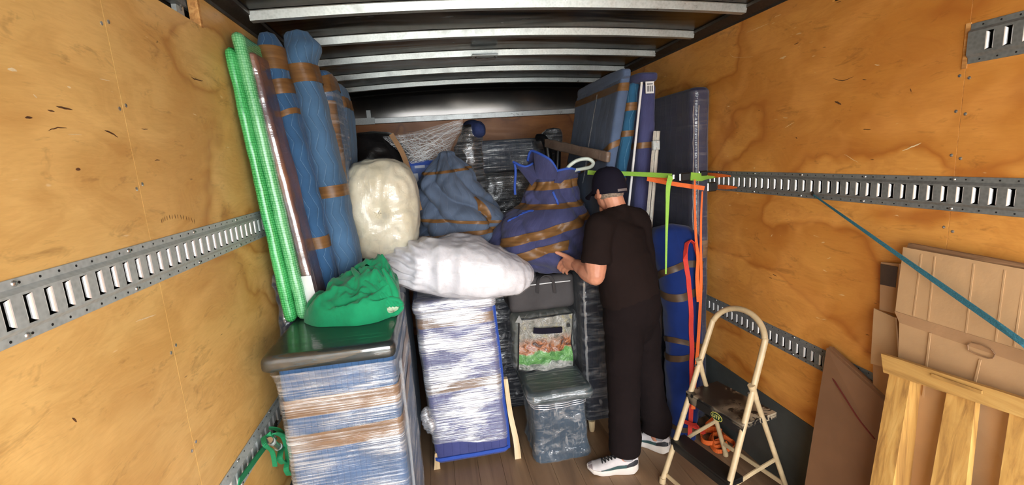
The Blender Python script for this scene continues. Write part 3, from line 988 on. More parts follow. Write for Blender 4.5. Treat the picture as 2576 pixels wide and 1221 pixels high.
# ------------------------------------------------------------------ logistic tracks
PITCH = .0456
def etrack(side, zz, y0, y1, phase, label, mat, grp='slotted tie-down tracks'):
    x, s = (XL, 1) if side == 'L' else (XR, -1)
    z0, z1 = zz
    zm = (z0 + z1) / 2
    P = lambda d, y, z: V((x + s * d, y, z))
    t = thing('tie_down_track', (x, y0, z0), label, 'track', grp)
    mb = MB()
    def quad(a, b, c, d):
        mb.add([a, b, c, d], [(0, 1, 2, 3)] if s > 0 else [(3, 2, 1, 0)])
    cross = [(.0015, z0), (.0035, z0 + .001), (.0035, z0 + .017), (.0125, z0 + .026), (.0125, z1 - .026), (.0035, z1 - .017), (.0035, z1 - .001), (.0015, z1)]
    n0 = math.floor((y0 - phase) / PITCH) + 1
    n1 = math.floor((y1 - phase) / PITCH) - 1
    sh, sw, f = .0265, .0215, .0125
    for i in range(len(cross) - 1):
        if i == 3: continue
        (da, za), (db, zb) = cross[i], cross[i + 1]
        quad(P(da, y0, za), P(da, y1, za), P(db, y1, zb), P(db, y0, zb))
    za, zb = z0 + .026, z1 - .026
    quad(P(f, y0, za), P(f, y1, za), P(f, y1, zm - sh), P(f, y0, zm - sh))
    quad(P(f, y0, zm + sh), P(f, y1, zm + sh), P(f, y1, zb), P(f, y0, zb))
    prev = y0
    lips = MB()
    for k in range(n0, n1 + 1):
        ya = phase + k * PITCH; yb = ya + sw
        quad(P(f, prev, zm - sh), P(f, ya, zm - sh), P(f, ya, zm + sh), P(f, prev, zm + sh))
        prev = yb
        # curled lips inside the slot (far edge faces the door)
        for ye, dr in ((yb, -1), (ya, 1)):
            pts = [(f, 0), (f - .0008, .0020), (f - .0022, .0040), (f - .0045, .0054), (f - .0070, .0060)]
            hs = [sh, sh * .97, sh * .92, sh * .86, sh * .80]
            for q in range(4):
                (d0, e0), (d1, e1) = pts[q], pts[q + 1]
                A = [P(d0, ye + dr * e0, zm - hs[q]), P(d0, ye + dr * e0, zm + hs[q]), P(d1, ye + dr * e1, zm + hs[q + 1]), P(d1, ye + dr * e1, zm - hs[q + 1])]
                lips.add(A, [(0, 1, 2, 3)])
    quad(P(f, prev, zm - sh), P(f, y1, zm - sh), P(f, y1, zm + sh), P(f, prev, zm + sh))
    mb.build('rail', mat, t, smooth=False)
    o = lips.build('slot_lips', M_LIP, t, smooth=True, sharp=60)
    # backing, punch holes and rivets
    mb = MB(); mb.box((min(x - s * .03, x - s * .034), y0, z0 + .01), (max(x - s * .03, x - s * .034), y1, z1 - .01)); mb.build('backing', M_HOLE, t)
    mb = MB()
    k = 0
    y = y0 + .02
    while y < y1 - .01:
        for z in (z0 + .009, z1 - .009):
            if abs(y) < 4.9:
                mb.lathe(P(.0034, y, z), [(.0028, 0), (.0028, .0006)], 7, (s, 0, 0))
        y += PITCH * 1.0
    h = mb.build('punched_holes', M_HOLE, t); h['kind'] = 'stuff'
    y = y0 + .055
    while y < min(y1, 3.2):
        if y > .55:
            for z in (z0 + .009, z1 - .009):
                mb = MB(); mb.lathe(P(.0034, y, z), [(.0062, 0), (.0055, .002), (.002, .0034)], 9, (s, 0, 0)); mb.build('rivet', M_CHROME, t, smooth=True, sharp=60)
        y += PITCH * 7
    return t
etrack('L', T1, -.4, YB, .9299, 'pale galvanised slotted track at shoulder height on the left wall', M_GALV)
etrack('L', T2, -.4, YB, .9190, 'lower slotted track on the left wall, running down behind the wrapped cabinet', M_GALV)
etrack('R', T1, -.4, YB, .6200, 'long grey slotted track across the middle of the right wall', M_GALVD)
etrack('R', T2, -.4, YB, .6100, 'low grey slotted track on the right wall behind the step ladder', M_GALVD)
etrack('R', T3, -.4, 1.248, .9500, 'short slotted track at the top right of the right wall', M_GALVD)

# ------------------------------------------------------------------ the load: shared builders
def soft(amp=.006, f=6., s=0., fold=0., nf=8):
    def d(u, v, p):
        r = amp * fbm(p, f, s)
        if fold:
            r += fold * sin(2 * pi * nf * u + 3 * nz(p, 3., s + 9) + 2.2 * v) * (.5 + .5 * nz(p, 2.5, s + 5))
        return r
    return d

def tape(parent, fn, v0, v1, off=.0028, tilt=0.0, ph=0.0, nu=None, mat=None, u0=0., u1=1., name='tape_band'):
    sh = (lambda u: tilt * cos(2 * pi * u + ph)) if tilt else None
    return loft(name, fn, mat or M_TAPE, parent, nu or 96, 5, v0, v1, off, u0, u1, sh)

def sil(rows, Y, depth=.8, k=1.0, ymul=None):
    """rows (pixel y, left x, right x) from bottom to top -> key rings of a body standing at depth Y"""
    keys = []
    for i, r in enumerate(rows):
        a, b = at(r[1], r[0], Y), at(r[2], r[0], Y)
        c = (a + b) / 2
        hx = (b - a).length / 2
        hy = r[3] if len(r) > 3 else hx * depth
        keys.append([0, c.x, Y, c.z, hx, hy, k])
    z0, z1 = keys[0][3], keys[-1][3]
    for q in keys: q[0] = (q[3] - z0) / (z1 - z0)
    return keys

def closed_keys(keys, e=.03, lo=True, hi=True):
    """round off the two ends of a key list"""
    out = [list(k) for k in keys]
    if lo:
        a = out[0]
        z = a[3]
        new = []
        for t in (0., .25, .6):
            g = list(a); g[3] = z - e * (1 - t) ; sc = max(.05, sin(t * pi / 2 + .0) ** .5) if t else .05
            g[4] *= sc; g[5] *= sc; new.append(g)
        out = new + out
    if hi:
        a = out[-1]; z = a[3]
        new = []
        for t in (.6, .25, 0.):
            g = list(a); g[3] = z + e * (1 - t); sc = max(.05, sin(t * pi / 2) ** .5) if t else .05
            g[4] *= sc; g[5] *= sc; new.append(g)
        out = out + new
    z0, z1 = out[0][3], out[-1][3]
    for q in out: q[0] = (q[3] - z0) / (z1 - z0)
    return out

def panel_between(Y, depth, bot, top, z0, z1, r=.02, e=.02, disp=None):
    """standing panel whose near edge runs from pixel pair bot (u0,u1,v) to top (u0,u1,v)"""
    b0, b1 = at(bot[0], bot[2], Y), at(bot[1], bot[2], Y)
    t0, t1 = at(top[0], top[2], Y), at(top[1], top[2], Y)
    f = lambda z: ((b0.x + b1.x) / 2 + ((t0.x + t1.x) / 2 - (b0.x + b1.x) / 2) * (z - b0.z) / (t0.z - b0.z))
    hb, ht = (b1.x - b0.x) / 2, (t1.x - t0.x) / 2
    hm = (hb + ht) / 2
    xa, xb = f(z0), f(z1)
    def shape(v, hx, hy):
        return hb + (ht - hb) * v, hy, 0, 0
    return Slab((xa, Y + depth / 2, z0), hm, depth / 2, z1 - z0, r, e, 0, (xb - xa, 0), disp, shape)

# ------------------------------------------------------------------ big wrapped cabinet, front left
ZC = 1.18
t = thing('wrapped_cabinet', (-.42, 1.985, 0), 'large cabinet in mid-blue blanket and clear film, nearest the left wall', 'cabinet')
body = Slab((-.405, 1.99, .0), .205, .335, 1.15, .02, .015, 0, (0, 0), soft(.004, 5., 2.))
loft('body', body, M_CABBLUE, t, 120, 40)
top = Slab((-.424, 1.985, 1.118), .232, .352, .062, .02, .022, 0, (0, 0), soft(.003, 7., 4.))
loft('top_board', top, M_TOPREFL, t, 120, 6)
for z0, z1, ti in ((.935, 1.005, .006), (.80, .87, .012)):
    tape(t, body, z0 / 1.15, z1 / 1.15, .004, ti, 1.2)
filmb = Slab((-.408, 1.988, .0), .209, .339, 1.15, .02, .015, 0, (0, 0), soft(.004, 5., 2.),
             lambda v, hx, hy: (hx + .020 * max(0, (v - .90) / .1) ** 2, hy + .014 * max(0, (v - .90) / .1) ** 2, -.012 * max(0, (v - .9) / .1) ** 2, 0))
loft('stretch_film', filmb, M_FILM_CAB, t, 140, 50, .01, .965, .005)
loft('top_film', top, M_FILM_TOP, t, 120, 6, None, None, .003)
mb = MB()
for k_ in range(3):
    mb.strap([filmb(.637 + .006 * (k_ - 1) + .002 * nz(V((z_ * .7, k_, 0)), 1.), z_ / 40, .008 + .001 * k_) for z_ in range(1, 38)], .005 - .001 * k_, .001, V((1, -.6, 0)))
mb.build('pale_film_strip', M_FILM_STRAND, t)  # pale strip put in as the bright highlight down the front right edge

# ------------------------------------------------------------------ wrapped chest, centre
t = thing('wrapped_chest', (.085, 2.76, 0), 'tall narrow chest in indigo blanket and milky film, under the white duvet', 'chest')
chest = Slab((.085, 2.765, .03), .222, .23, 1.0, .03, .02, 0, (-.03, 0), soft(.006, 5., 12.))
loft('body', chest, M_CABVIO, t, 110, 36)
ctop = Slab((.058, 2.765, .975), .236, .245, .075, .03, .03, 0, (0, 0), soft(.004, 6., 14.))
loft('top_cap', ctop, M_CABVIO, t, 110, 6)
tape(t, chest, .865, .925, .004, .006)
tape(t, chest, .455, .515, .004, .01, 2.)
cf = chest
loft('stretch_film', cf, M_FILM_VIO, t, 150, 56, .12, .975, .009, shift=lambda u: .018 * sin(2 * pi * u * 3))
loft('top_film', ctop, M_FILM_VIO, t, 110, 6, None, None, .004)
# loose gathered film at the lower left corner
gl = Pillow((-.155, 2.56, .31), .085, .03, .035, 2., lambda q, p: .012 * ridge(p, 30., 2.), Matrix.Rotation(radians(80), 4, 'Y'))
loft('gathered_film', gl, M_FILM_VIO, t, 26, 16)
mb = MB()
pts = spline([chest(.628, .03 + .115 * k, .008) for k in range(9)], 4)
mb.strap(pts, .010, .004, V((.7, -.7, 0))); mb.build('blue_binding', M_EDGING, t)
mb = MB(); pts = [chest(.365 + .27 * k / 30, .035, .006) for k in range(31)]
mb.strap(pts, .010, .004, V((0, 0, 1))); mb.build('blue_binding', M_EDGING, t)
for sx, pts in ((1, [(.318, 2.545, .52), (.33, 2.54, .30), (.352, 2.525, .12), (.356, 2.52, .0)]),
                (-1, [(-.128, 2.56, .10), (-.132, 2.555, .04), (-.135, 2.55, .0)])):
    P = spline(pts, 5); mb = MB()
    for i in range(len(P) - 1):
        pass
    vs = []
    for i, p in enumerate(P):
        w = .012 + .008 * (i / len(P))
        vs += [p + V((-w, -.016, 0)), p + V((w, -.016, 0)), p + V((w, .016, 0)), p + V((-w, .016, 0))]
    fs = [(i * 4 + j, (i + 1) * 4 + j, (i + 1) * 4 + (j + 1) % 4, i * 4 + (j + 1) % 4) for i in range(len(P) - 1) for j in range(4)]
    fs += [(0, 1, 2, 3), tuple(len(vs) - 1 - j for j in range(4))]
    obj('wooden_leg', vs, fs, M_WOODLEG, t, sharp=40)
for x, y in ((.29, 2.97), (-.11, 2.97)):
    mb = MB(); mb.lathe((x, y, 0), [(.014, 0), (.018, .05)], 10); mb.build('wooden_leg', M_WOODLEG, t)

# ------------------------------------------------------------------ supports deeper in the load
t = thing('wrapped_dresser', (-.44, 2.86, 0), 'dresser in a blue blanket standing behind the large cabinet', 'dresser')
dr = Slab((-.475, 2.87, 0), .235, .45, 1.22, .03, .03, 0, (0, 0), soft(.006, 5., 30.))
loft('body', dr, M_BLUE, t, 80, 20)
tape(t, dr, .93, .975, .003)
t = thing('wrapped_bookcase', (.34, 3.42, 0), 'low bookcase in dark blanket behind the indigo chest', 'bookcase')
bk = Slab((.34, 3.42, 0), .46, .34, 1.27, .03, .03, 0, (0, 0), soft(.006, 5., 33.))
loft('body', bk, M_BLACKB, t, 80, 20)
loft('stretch_film', bk, M_FILM_DARK, t, 80, 20, .02, .98, .004)

# ------------------------------------------------------------------ leaning boards against the left wall
def gboard(Y, dep, bot, top, z1, mat, label, seed):
    fn = panel_between(Y, dep, bot, top, ZC, z1, .02, .025, soft(.003, 10., seed))
    b = fn.base
    t = thing('wrapped_board', (b.x, b.y, ZC), label, 'board', 'green wrapped boards against the left wall')
    loft('bubble_wrap', fn, mat, t, 90, 60)
    mb = MB(); mb.strap([fn(.40, .02 + .96 * k / 30, .004) for k in range(31)], .006, .0015, V((1, 0, 0)))
    mb.build('wrap_seam', mat, t)
gboard(2.00, .55, (714, 744, 815), (558, 584, 120), 2.30, M_BUB1, 'shorter bright green bubble-wrapped board, outermost against the left wall', 41.)
gboard(2.02, .62, (748, 777, 812), (577, 608, 90), 2.36, M_BUB2, 'taller pale green bubble-wrapped board beside the brown wrapped panel', 43.)
fn = panel_between(2.06, .55, (779, 808, 790), (610, 638, 122), ZC, 2.29, .012, .012, soft(.004, 12., 47.))
t = thing('paper_parcel', (fn.base.x, fn.base.y, ZC), 'thin flat parcel in shiny brown paper between green boards and blue rolls', 'parcel')
loft('paper_wrap', fn, M_BROWN, t, 90, 60)
loft('clear_film', fn, M_FILM_TOP, t, 90, 60, None, None, .006)
loft('corner_guard', fn, M_LABEL, t, 20, 6, .02, .17, .009, .36, .515)

# blue blanket rolls
def roll(name, rows, Y, depth, mat, label, tapes, seed, cat='roll', topcut=0, fold=.006, grp=None):
    k = closed_keys(sil(rows, Y, depth, .9), .03)
    fn = Keyed(k, soft(.007, 6., seed, fold, 4))
    t = thing(name, (k[0][1], Y, k[0][3]), label, cat, grp)
    loft('blanket', fn, mat, t, 80, 90)
    for v0, v1, ti, ph in tapes:
        tape(t, fn, v0, v1, .004, ti, ph)
    return t, fn
G = 'tall blue blanket-wrapped pieces on the left'
t1, f1 = roll('wrapped_roll', [(735, 806, 852, .07), (690, 803, 848, .08), (600, 784, 832, .085), (500, 760, 812, .085), (400, 735, 788, .085), (300, 708, 762, .085), (200, 678, 732, .085), (130, 656, 716, .08), (98, 650, 698, .05)],
              2.30, 2.2, M_BLUE, 'slimmer deep-blue quilted roll with four tape bands beside the brown panel', [(.86, .94, .0, 0), (.775, .825, .008, 1.5), (.215, .26, .004, .5), (.022, .05, 0, 0)], 51., grp=G)
tape(t1, f1, .68, .70, .004, .03, 2.3)
t2, f2 = roll('wrapped_roll', [(700, 858, 906, .09), (650, 848, 908, .11), (560, 826, 888, .11), (460, 804, 868, .11), (360, 782, 844, .11), (260, 758, 820, .11), (190, 738, 800, .10), (160, 728, 794, .10), (120, 718, 808, .09), (92, 716, 784, .05)],
              2.36, 2.2, M_BLUE2, 'wider pale-blue quilted roll with flared top next to the cream bag', [(.80, .865, .004, 1.), (.365, .41, .006, 2.)], 55., grp=G)
t3, f3 = roll('wrapped_slab', [(560, 856, 890, .12), (450, 846, 878, .14), (350, 830, 866, .14), (250, 808, 850, .14), (195, 798, 838, .12)],
              2.58, 2., M_BLUE, 'blue wrapped slab with brown taped film strip, behind the flared roll', [(.86, .96, .03, 1.)], 58., grp=G)
loft('brown_film_strip', f3, M_TAPE, t3, 20, 30, .12, .80, .005, .44, .62)
loft('clear_film', f3, M_FILM_DARK, t3, 60, 40, .08, .85, .009)
t4, f4 = roll('wrapped_slab', [(520, 868, 892, .14), (400, 862, 890, .16), (300, 852, 882, .16), (225, 838, 866, .14)],
              2.86, 2., M_BLUE2, 'farthest blue wrapped slab, a narrow sliver left of the bulkhead', [(.80, .88, .01, 1.)], 60., grp=G)
# crumpled blue film bundle against the wall, left of the cabinet
k = closed_keys(sil([(900, 682, 700, .05), (860, 672, 712, .08), (800, 670, 722, .1), (760, 678, 722, .1), (715, 682, 716, .07)], 1.97, 1., 1.), .02)
k = [[q[0], -.700, 2.16, q[3], .026 + .006 * sin(i * 2.1), .07, 1.] for i, q in enumerate(k)]
k[0][4:6] = [.004, .01]; k[-1][4:6] = [.004, .01]
fn = Keyed(k, lambda u, v, p: .010 * ridge(p, 16., 3.))
t = thing('film_bundle', (k[0][1], 2.16, k[0][3]), 'crumpled bundle of shiny blue film wedged between left wall and cabinet', 'bundle')
loft('blue_cloth', fn, M_CABDARK, t, 40, 40); loft('film', fn, M_FILM_CRINK, t, 40, 40, .02, .98, .004)

# ------------------------------------------------------------------ green cloth bag on the cabinet
def gdisp(q, p):
    r = .028 * ridge(V((p.x * .8, p.y, p.z)), 7., 5.) + .012 * ridge(p, 17., 8.)
    r += .05 * max(0, q.z) * (1 if q.x > 0 else .2) * nz(p, 5., 1.)
    return r if q.z > -.75 else .004
t = thing('green_cloth_bag', (-.37, 2.0, ZC), 'crumpled green cloth bag lying on the large blue cabinet', 'bag')
vs, uvs, fs = [], [], []
NUg, NVg = 120, 56
outline = [(785, 838), (790, 800), (792, 770), (830, 728), (852, 700), (890, 684), (925, 672), (958, 676), (968, 710), (985, 725), (1003, 752), (1014, 778), (1006, 800), (960, 806), (905, 832), (880, 832)]
c0 = V((-.365, 2.02, ZC))
def gfn(a, e):
    """a around, e 0 bottom .. 1 top of the heap"""
    ca, sa = cos(2 * pi * a), sin(2 * pi * a)
    rx = .20 * (1 - .12 * ca) ; ry = .155
    prof = (1 - e ** 1.7) ** .62
    p = V((ca * rx * prof, sa * ry * prof, 0))
    ridgec = .034 * ridge(V((p.x * 7 + p.y * 3, p.y * 9, e * 1.2)), 1., 3.3) + .022 * ridge(V((p.x * 16, p.y * 12, e * 3)), 1., 6.) + .008 * ridge(V((p.x * 40, p.y * 30, e * 6)), 1., 2.)
    gat = (p.x - .06) ** 2 / .018 + (p.y - .04) ** 2 / .02
    h = .145 * e ** .8 + .085 * math.exp(-gat) * e + .02 * nz(V((p.x, p.y, e)), 9., 2.) * e
    amt = min(1, e * 5)
    tw = ca * 1.0
    p.z = max(.002, h + ridgec * amt * .9)
    p.x *= 1 + .10 * nz(V((ca * 2, sa * 2, e * 3)), 1., 4.); p.y *= 1 + .12 * nz(V((ca * 2, sa * 2, e * 3)), 1., 9.)
    p.x += .05 * e; p.y += .03 * e
    return c0 + p
for i in range(NVg + 1):
    e = i / NVg
    for j in range(NUg):
        vs.append(gfn(j / NUg, e * .995))
for i in range(NVg):
    for j in range(NUg):
        a, b = i * NUg + j, i * NUg + (j + 1) % NUg
        fs.append((a, b, b + NUg, a + NUg))
obj('cloth', vs, fs, M_GREEN, t)
# gathered neck folds and the open mouth with its lining
mb = MB()
for s_ in range(5):
    P = spline([c0 + V((-.02 + .035 * s_, .05 - .02 * s_, .20)), c0 + V((.02 + .035 * s_, -.02 - .012 * s_, .165 - .012 * s_)), c0 + V((.085 + .02 * s_, -.08, .115 - .012 * s_)), c0 + V((.135 + .014 * s_, -.105, .05))], 6)
    mb.tube(P, [.006 + .012 * sin(pi * k / (len(P) - 1)) for k in range(len(P))], 8)
mb.build('gathered_folds', M_GREEN, t, smooth=True, sharp=80)
mp = Pillow(c0 + V((.128, -.090, .050)), .048, .014, .030, 2.2, lambda q, p: .004 * nz(p, 40.), Matrix.Rotation(radians(12), 4, 'Y'))
loft('patterned_lining', mp, M_CLOTHIN, t, 30, 20)
mb = MB(); P = [c0 + V((.135 + .052 * cos(a_ / 20 * 2 * pi), -.090 - .004 * sin(a_ * 2), .047 + .036 * sin(a_ / 20 * 2 * pi))) for a_ in range(21)]
mb.tube(P, .011, 8); mb.build('mouth_rim', M_GREEN, t, smooth=True, sharp=80)

# ------------------------------------------------------------------ cream bag
cc = at(960, 528, 2.68)
def cdisp(q, p):
    r = .010 * nz(p, 8., 2.) + .008 * ridge(p, 14., 4.)
    a = math.atan2(q.x, q.z); rad = sqrt(q.x ** 2 + q.z ** 2)
    if q.y < 0:      # the face with the twisted neck
        w = min(1, rad * 1.6)
        r += (.010 * ridge(V((cos(a) * 3.2, sin(a) * 3.2, rad * .5)), 1., 5.) + .007 * ridge(V((cos(a) * 8, sin(a) * 8, rad)), 1., 8.)) * max(0, 1.1 - rad) * w - .03 * math.exp(-rad * rad * 22)
    return r
t = thing('cream_bag', (cc.x, cc.y, 1.23), 'plump cream stuffed plastic bag with its gathered knot facing out', 'bag')
Mc = Matrix.Rotation(radians(4), 4, 'Y') @ Matrix.Rotation(radians(90), 4, 'Y')
def cd2(q, p):
    return cdisp(V((q.z, q.y, q.x)), V((p.z, p.y, p.x)))
cb = Pillow(cc, .278, .185, .205, 2.9, cd2, Mc)
loft('stuffed_bag', cb, M_CREAM, t, 120, 80)
loft('clear_skin', cb, M_FILM_BAG, t, 90, 60, None, None, .004)
mb = MB()
kn = cc + V((0, -.165, -.012))
for k_ in range(9):
    a = k_ * .7 + .5 * sin(k_ * 5.)
    L_ = .010 + .009 * (k_ % 4)
    mb.tube(spline([kn + V((0, .02, 0)), kn + V((.006 * cos(a), -.006, .006 * sin(a))), kn + V((L_ * cos(a), .004 * sin(k_ * 3.), L_ * sin(a)))], 4), [.005] * 4 + [.004] * 4 + [.001], 6)
mb.build('knot', M_CREAM, t, smooth=True, sharp=80)

# ------------------------------------------------------------------ white duvet in a clear bag
def wdisp(q, p):
    r = .020 * nz(p, 6., 3.) + .018 * ridge(V((p.x * 1.5, p.y * .5, p.z * .35)), 6., 1.) + .007 * ridge(V((p.x, p.y, p.z * .6)), 17., 6.)
    if q.x < -.45:   # rolled layers at the left end
        r += .013 * sin((q.z * 3.4 + .9 * nz(q, 2., 8.) + q.x) * 7) * min(1, (-.45 - q.x) * 4)
    if q.z < -.6: r *= .2
    return r
t = thing('duvet_bag', (.11, 2.60, 1.055), 'puffy white duvet in a clear bag lying on the indigo chest', 'duvet')
Mw = Matrix.Rotation(radians(8), 4, 'Y') @ Matrix.Rotation(radians(-3), 4, 'Z')
wshape = lambda q, p: V((0, 0, 0))
class Duvet(Pillow):
    def __call__(s, u, v, off=0.0):
        p = Pillow.__call__(s, u, v, off) - s.c
        k = p.x / s.rx
        tp = 1 - .34 * max(0, k) ** 2 - .10 * max(0, -k) ** 2
        p.z = p.z * tp + .035 * (-k) * .4 - .03 * max(0, k) ** 2
        p.z = max(p.z, 1.058 - s.c.z - off + .01 * max(0, abs(k) - .5))
        return s.c + p
dv = Duvet((.115, 2.60, 1.212), .40, .25, .160, 2.6, wdisp, Mw)
loft('duvet', dv, M_WHITE, t, 130, 110)
loft('clear_bag', dv, M_FILM_BAG, t, 100, 80, None, None, .008)
mb = MB()
for k_ in range(6):
    z = 1.16 + .035 * k_
    mb.strap(spline([(-.20, 2.46, z), (-.25, 2.42 + .01 * k_, z + .01 * (k_ % 3)), (-.285, 2.43, z - .006), (-.30, 2.46 + .012 * k_, z + .012)], 5), .020, .0006, V((0, .4, 1)))
mb.build('bag_tail', M_FILM_BAG, t)

# ------------------------------------------------------------------ grey-blue blanket bundle
def drape(amp, nf, tw, s):
    """rounded folds with sharp creases between them, wound round the bundle"""
    def d(u, v, p):
        env = .45 + .55 * (.5 + .5 * nz(p, 4., s))
        ph = nf * u + tw * v + .55 * nz(p, 4.5, s + 2)
        ph2 = nf * 1.6 * u - tw * 1.3 * v + .6 * nz(p, 6., s + 5)
        return amp * (1.5 * abs(sin(pi * ph)) ** .8 - .8) * env + .45 * amp * (abs(sin(pi * ph2)) - .5) * env + .012 * nz(p, 6., s) + .004 * ridge(p, 20., s)
    return d
rows = [(618, 1050, 1215, .2), (596, 1040, 1258, .24), (570, 1044, 1268, .25), (545, 1048, 1262, .25), (510, 1052, 1232, .22), (470, 1056, 1198, .2), (430, 1078, 1172, .15), (405, 1100, 1148, .09), (392, 1112, 1136, .05)]
k = closed_keys(sil(rows, 3.02, .9), .03)
bb = Keyed(k, drape(.055, 7, 2.6, 71.))
t = thing('blanket_bundle', (k[0][1], 3.02, k[0][3]), 'grey-blue blanket bundle heaped beside the cream bag', 'bundle', 'tied blanket bundles')
loft('blanket', bb, M_GREYBLUE, t, 130, 80)
tape(t, bb, .17, .215, .006, .03, 2.2, 130)
tape(t, bb, .30, .33, .006, .05, 4.4, 130)
tape(t, bb, .80, .825, .006, .02, 1., 130)
loft('tape_strip', bb, M_TAPE, t, 8, 20, .28, .55, .006, .585, .61, shift=lambda u: 0)

# ------------------------------------------------------------------ violet bundle held by the mover
rows = [(668, 1330, 1440, .17), (650, 1275, 1462, .24), (615, 1230, 1472, .27), (580, 1240, 1474, .27), (545, 1262, 1470, .25), (522, 1290, 1462, .20), (508, 1318, 1452, .15), (485, 1322, 1448, .14), (458, 1338, 1442, .12), (440, 1334, 1448, .125)]
YV = 2.84
k = closed_keys(sil(rows, YV, .9), .03, True, False)
vb = Keyed(k, drape(.028, 8, 3.4, 81.))
t = thing('blanket_bundle', (k[0][1], YV, k[0][3]), 'violet-blue blanket bundle tied at the neck, held by the person', 'bundle', 'tied blanket bundles')
loft('blanket', vb, M_PURPLE, t, 140, 90)
zv = lambda v_, u_: (at(u_, v_, YV).z - k[0][3]) / (k[-1][3] - k[0][3])
tape(t, vb, zv(472, 1390), zv(452, 1390), .005, .008, 1., 140)
tape(t, vb, zv(516, 1390), zv(505, 1390), .005, .008, 0., 140)
tape(t, vb, zv(566, 1390), zv(548, 1390), .006, 0, 0, 60, u0=.36, u1=.70) if False else loft('tape_band', vb, M_TAPE, t, 60, 5, zv(588, 1390), zv(566, 1390), .006, .33, .68, shift=lambda u: .62 * (u - .42))
loft('tape_band', vb, M_TAPE, t, 60, 5, zv(624, 1390), zv(602, 1390), .006, .28, .56, shift=lambda u: .06 * sin(14 * u))
# flared blanket corners above the tie, each with its blue binding
def petal(pts_in, pts_out, Yb, name='corner_flap', push=.05, mat=M_PURPLE):
    """sheet between a lower curve and an upper curve of pixels"""
    n = 16; rowsn = 12
    A = spline([at(u, v, Yb + d) for u, v, d in pts_in], 6); B = spline([at(u, v, Yb + d) for u, v, d in pts_out], 6)
    rs = lambda C, t_: C[min(len(C) - 1, int(t_ * (len(C) - 1)))].lerp(C[min(len(C) - 1, int(t_ * (len(C) - 1)) + 1)], t_ * (len(C) - 1) % 1)
    vs, uvs, fs = [], [], []
    for side in (0, 1):
        for i in range(rowsn + 1):
            for j in range(n + 1):
                p = rs(A, j / n).lerp(rs(B, j / n), i / rowsn)
                p = p + V((0, -push * sin(pi * j / n) * sin(pi * .5 * i / rowsn) + .006 * nz(p, 14.) + side * .010, 0))
                vs.append(p); uvs.append((j / n * .2, i / rowsn * .2))
    w = n + 1; N = w * (rowsn + 1)
    for i in range(rowsn):
        for j in range(n):
            a = i * w + j
            fs.append((a, a + 1, a + 1 + w, a + w)); b = a + N
            fs.append((b, b + w, b + 1 + w, b + 1))
    for j in range(n): a = rowsn * w + j; fs.append((a, a + 1, a + 1 + N, a + N))
    for i in range(rowsn):
        a = i * w; fs.append((a, a + w, a + w + N, a + N)); a = i * w + n; fs.append((a + w, a, a + N, a + w + N))
    o = obj(name, vs, fs, mat, t, uvs=uvs)
    mb = MB(); mb.tube([(vs[rowsn * w + j] + vs[rowsn * w + j + N]) / 2 for j in range(n + 1)], .0085, 8)
    mb.build('blue_binding', M_EDGING, o, smooth=True, sharp=80)
petal([(1338, 468, -.10), (1352, 450, -.13), (1366, 448, -.12)], [(1292, 408, -.02), (1318, 420, -.04), (1340, 412, -.05)], YV, push=.03)
petal([(1348, 450, -.12), (1372, 452, -.14), (1402, 452, -.14)], [(1342, 380, -.06), (1378, 402, -.10), (1402, 432, -.12)], YV, push=.05)
petal([(1342, 452, .06), (1352, 450, .06), (1370, 448, .06)], [(1328, 406, .02), (1338, 380, .0), (1362, 392, .02)], YV, push=-.02)
petal([(1394, 460, -.13), (1420, 462, -.12), (1440, 456, -.04)], [(1402, 430, -.13), (1432, 424, -.11), (1458, 432, -.02)], YV, push=.035)
mb = MB(); mb.tube(spline([at(1294, 408, YV - .02), at(1297, 432, YV - .03), at(1295, 470, YV - .02), at(1296, 490, YV - .02)], 6), .008, 8); mb.build('hanging_binding', M_EDGING, t, smooth=True, sharp=80)
mb = MB(); mb.strap([vb(.47 + .0035 * k_, zv(478, 1390) - .014 * k_, .007) for k_ in range(10)], .006, .002, V((1, 0, .5))); mb.build('blue_binding', M_EDGING, t)
mb = MB(); mb.strap([vb(.33 + .004 * k_, zv(540, 1390) + .012 * k_ - .0004 * k_ * k_, .007) for k_ in range(18)], .006, .002, V((1, 0, .5))); mb.build('blue_binding', M_EDGING, t)

# ------------------------------------------------------------------ things far back
# black sheeted armchair shape on the left
cb_ = at(945, 390, 3.55)
t = thing('sheeted_heap', (cb_.x, 3.55, 1.22), 'dark heap under shiny black sheeting behind the cream bag', 'heap')
hp = closed_keys(sil([(640, 870, 1010, .3), (520, 868, 1030, .34), (430, 870, 1042, .34), (380, 878, 1020, .3), (345, 892, 985, .22)], 3.55, .7), .04)
loft('black_sheet', Keyed(hp, lambda u, v, p: .022 * ridge(p, 6., 1.) + .008 * ridge(p, 15., 2.)), M_BLACKFILM, t, 100, 60)
# cardboard strip
t = thing('edge_strip', at(1050, 520, 2.98), 'long bent brown cardboard edge strip between cream bag and blue bundle', 'strip')
mb = MB(); P = spline([at(984, 338, 3.20), at(1012, 385, 3.14), at(1032, 440, 3.05), at(1046, 490, 2.93), at(1056, 530, 2.86)], 8)
mb.strap(P, .016, .003, V((1, -.2, .25))); mb.build('card_strip', M_CARD2, t)
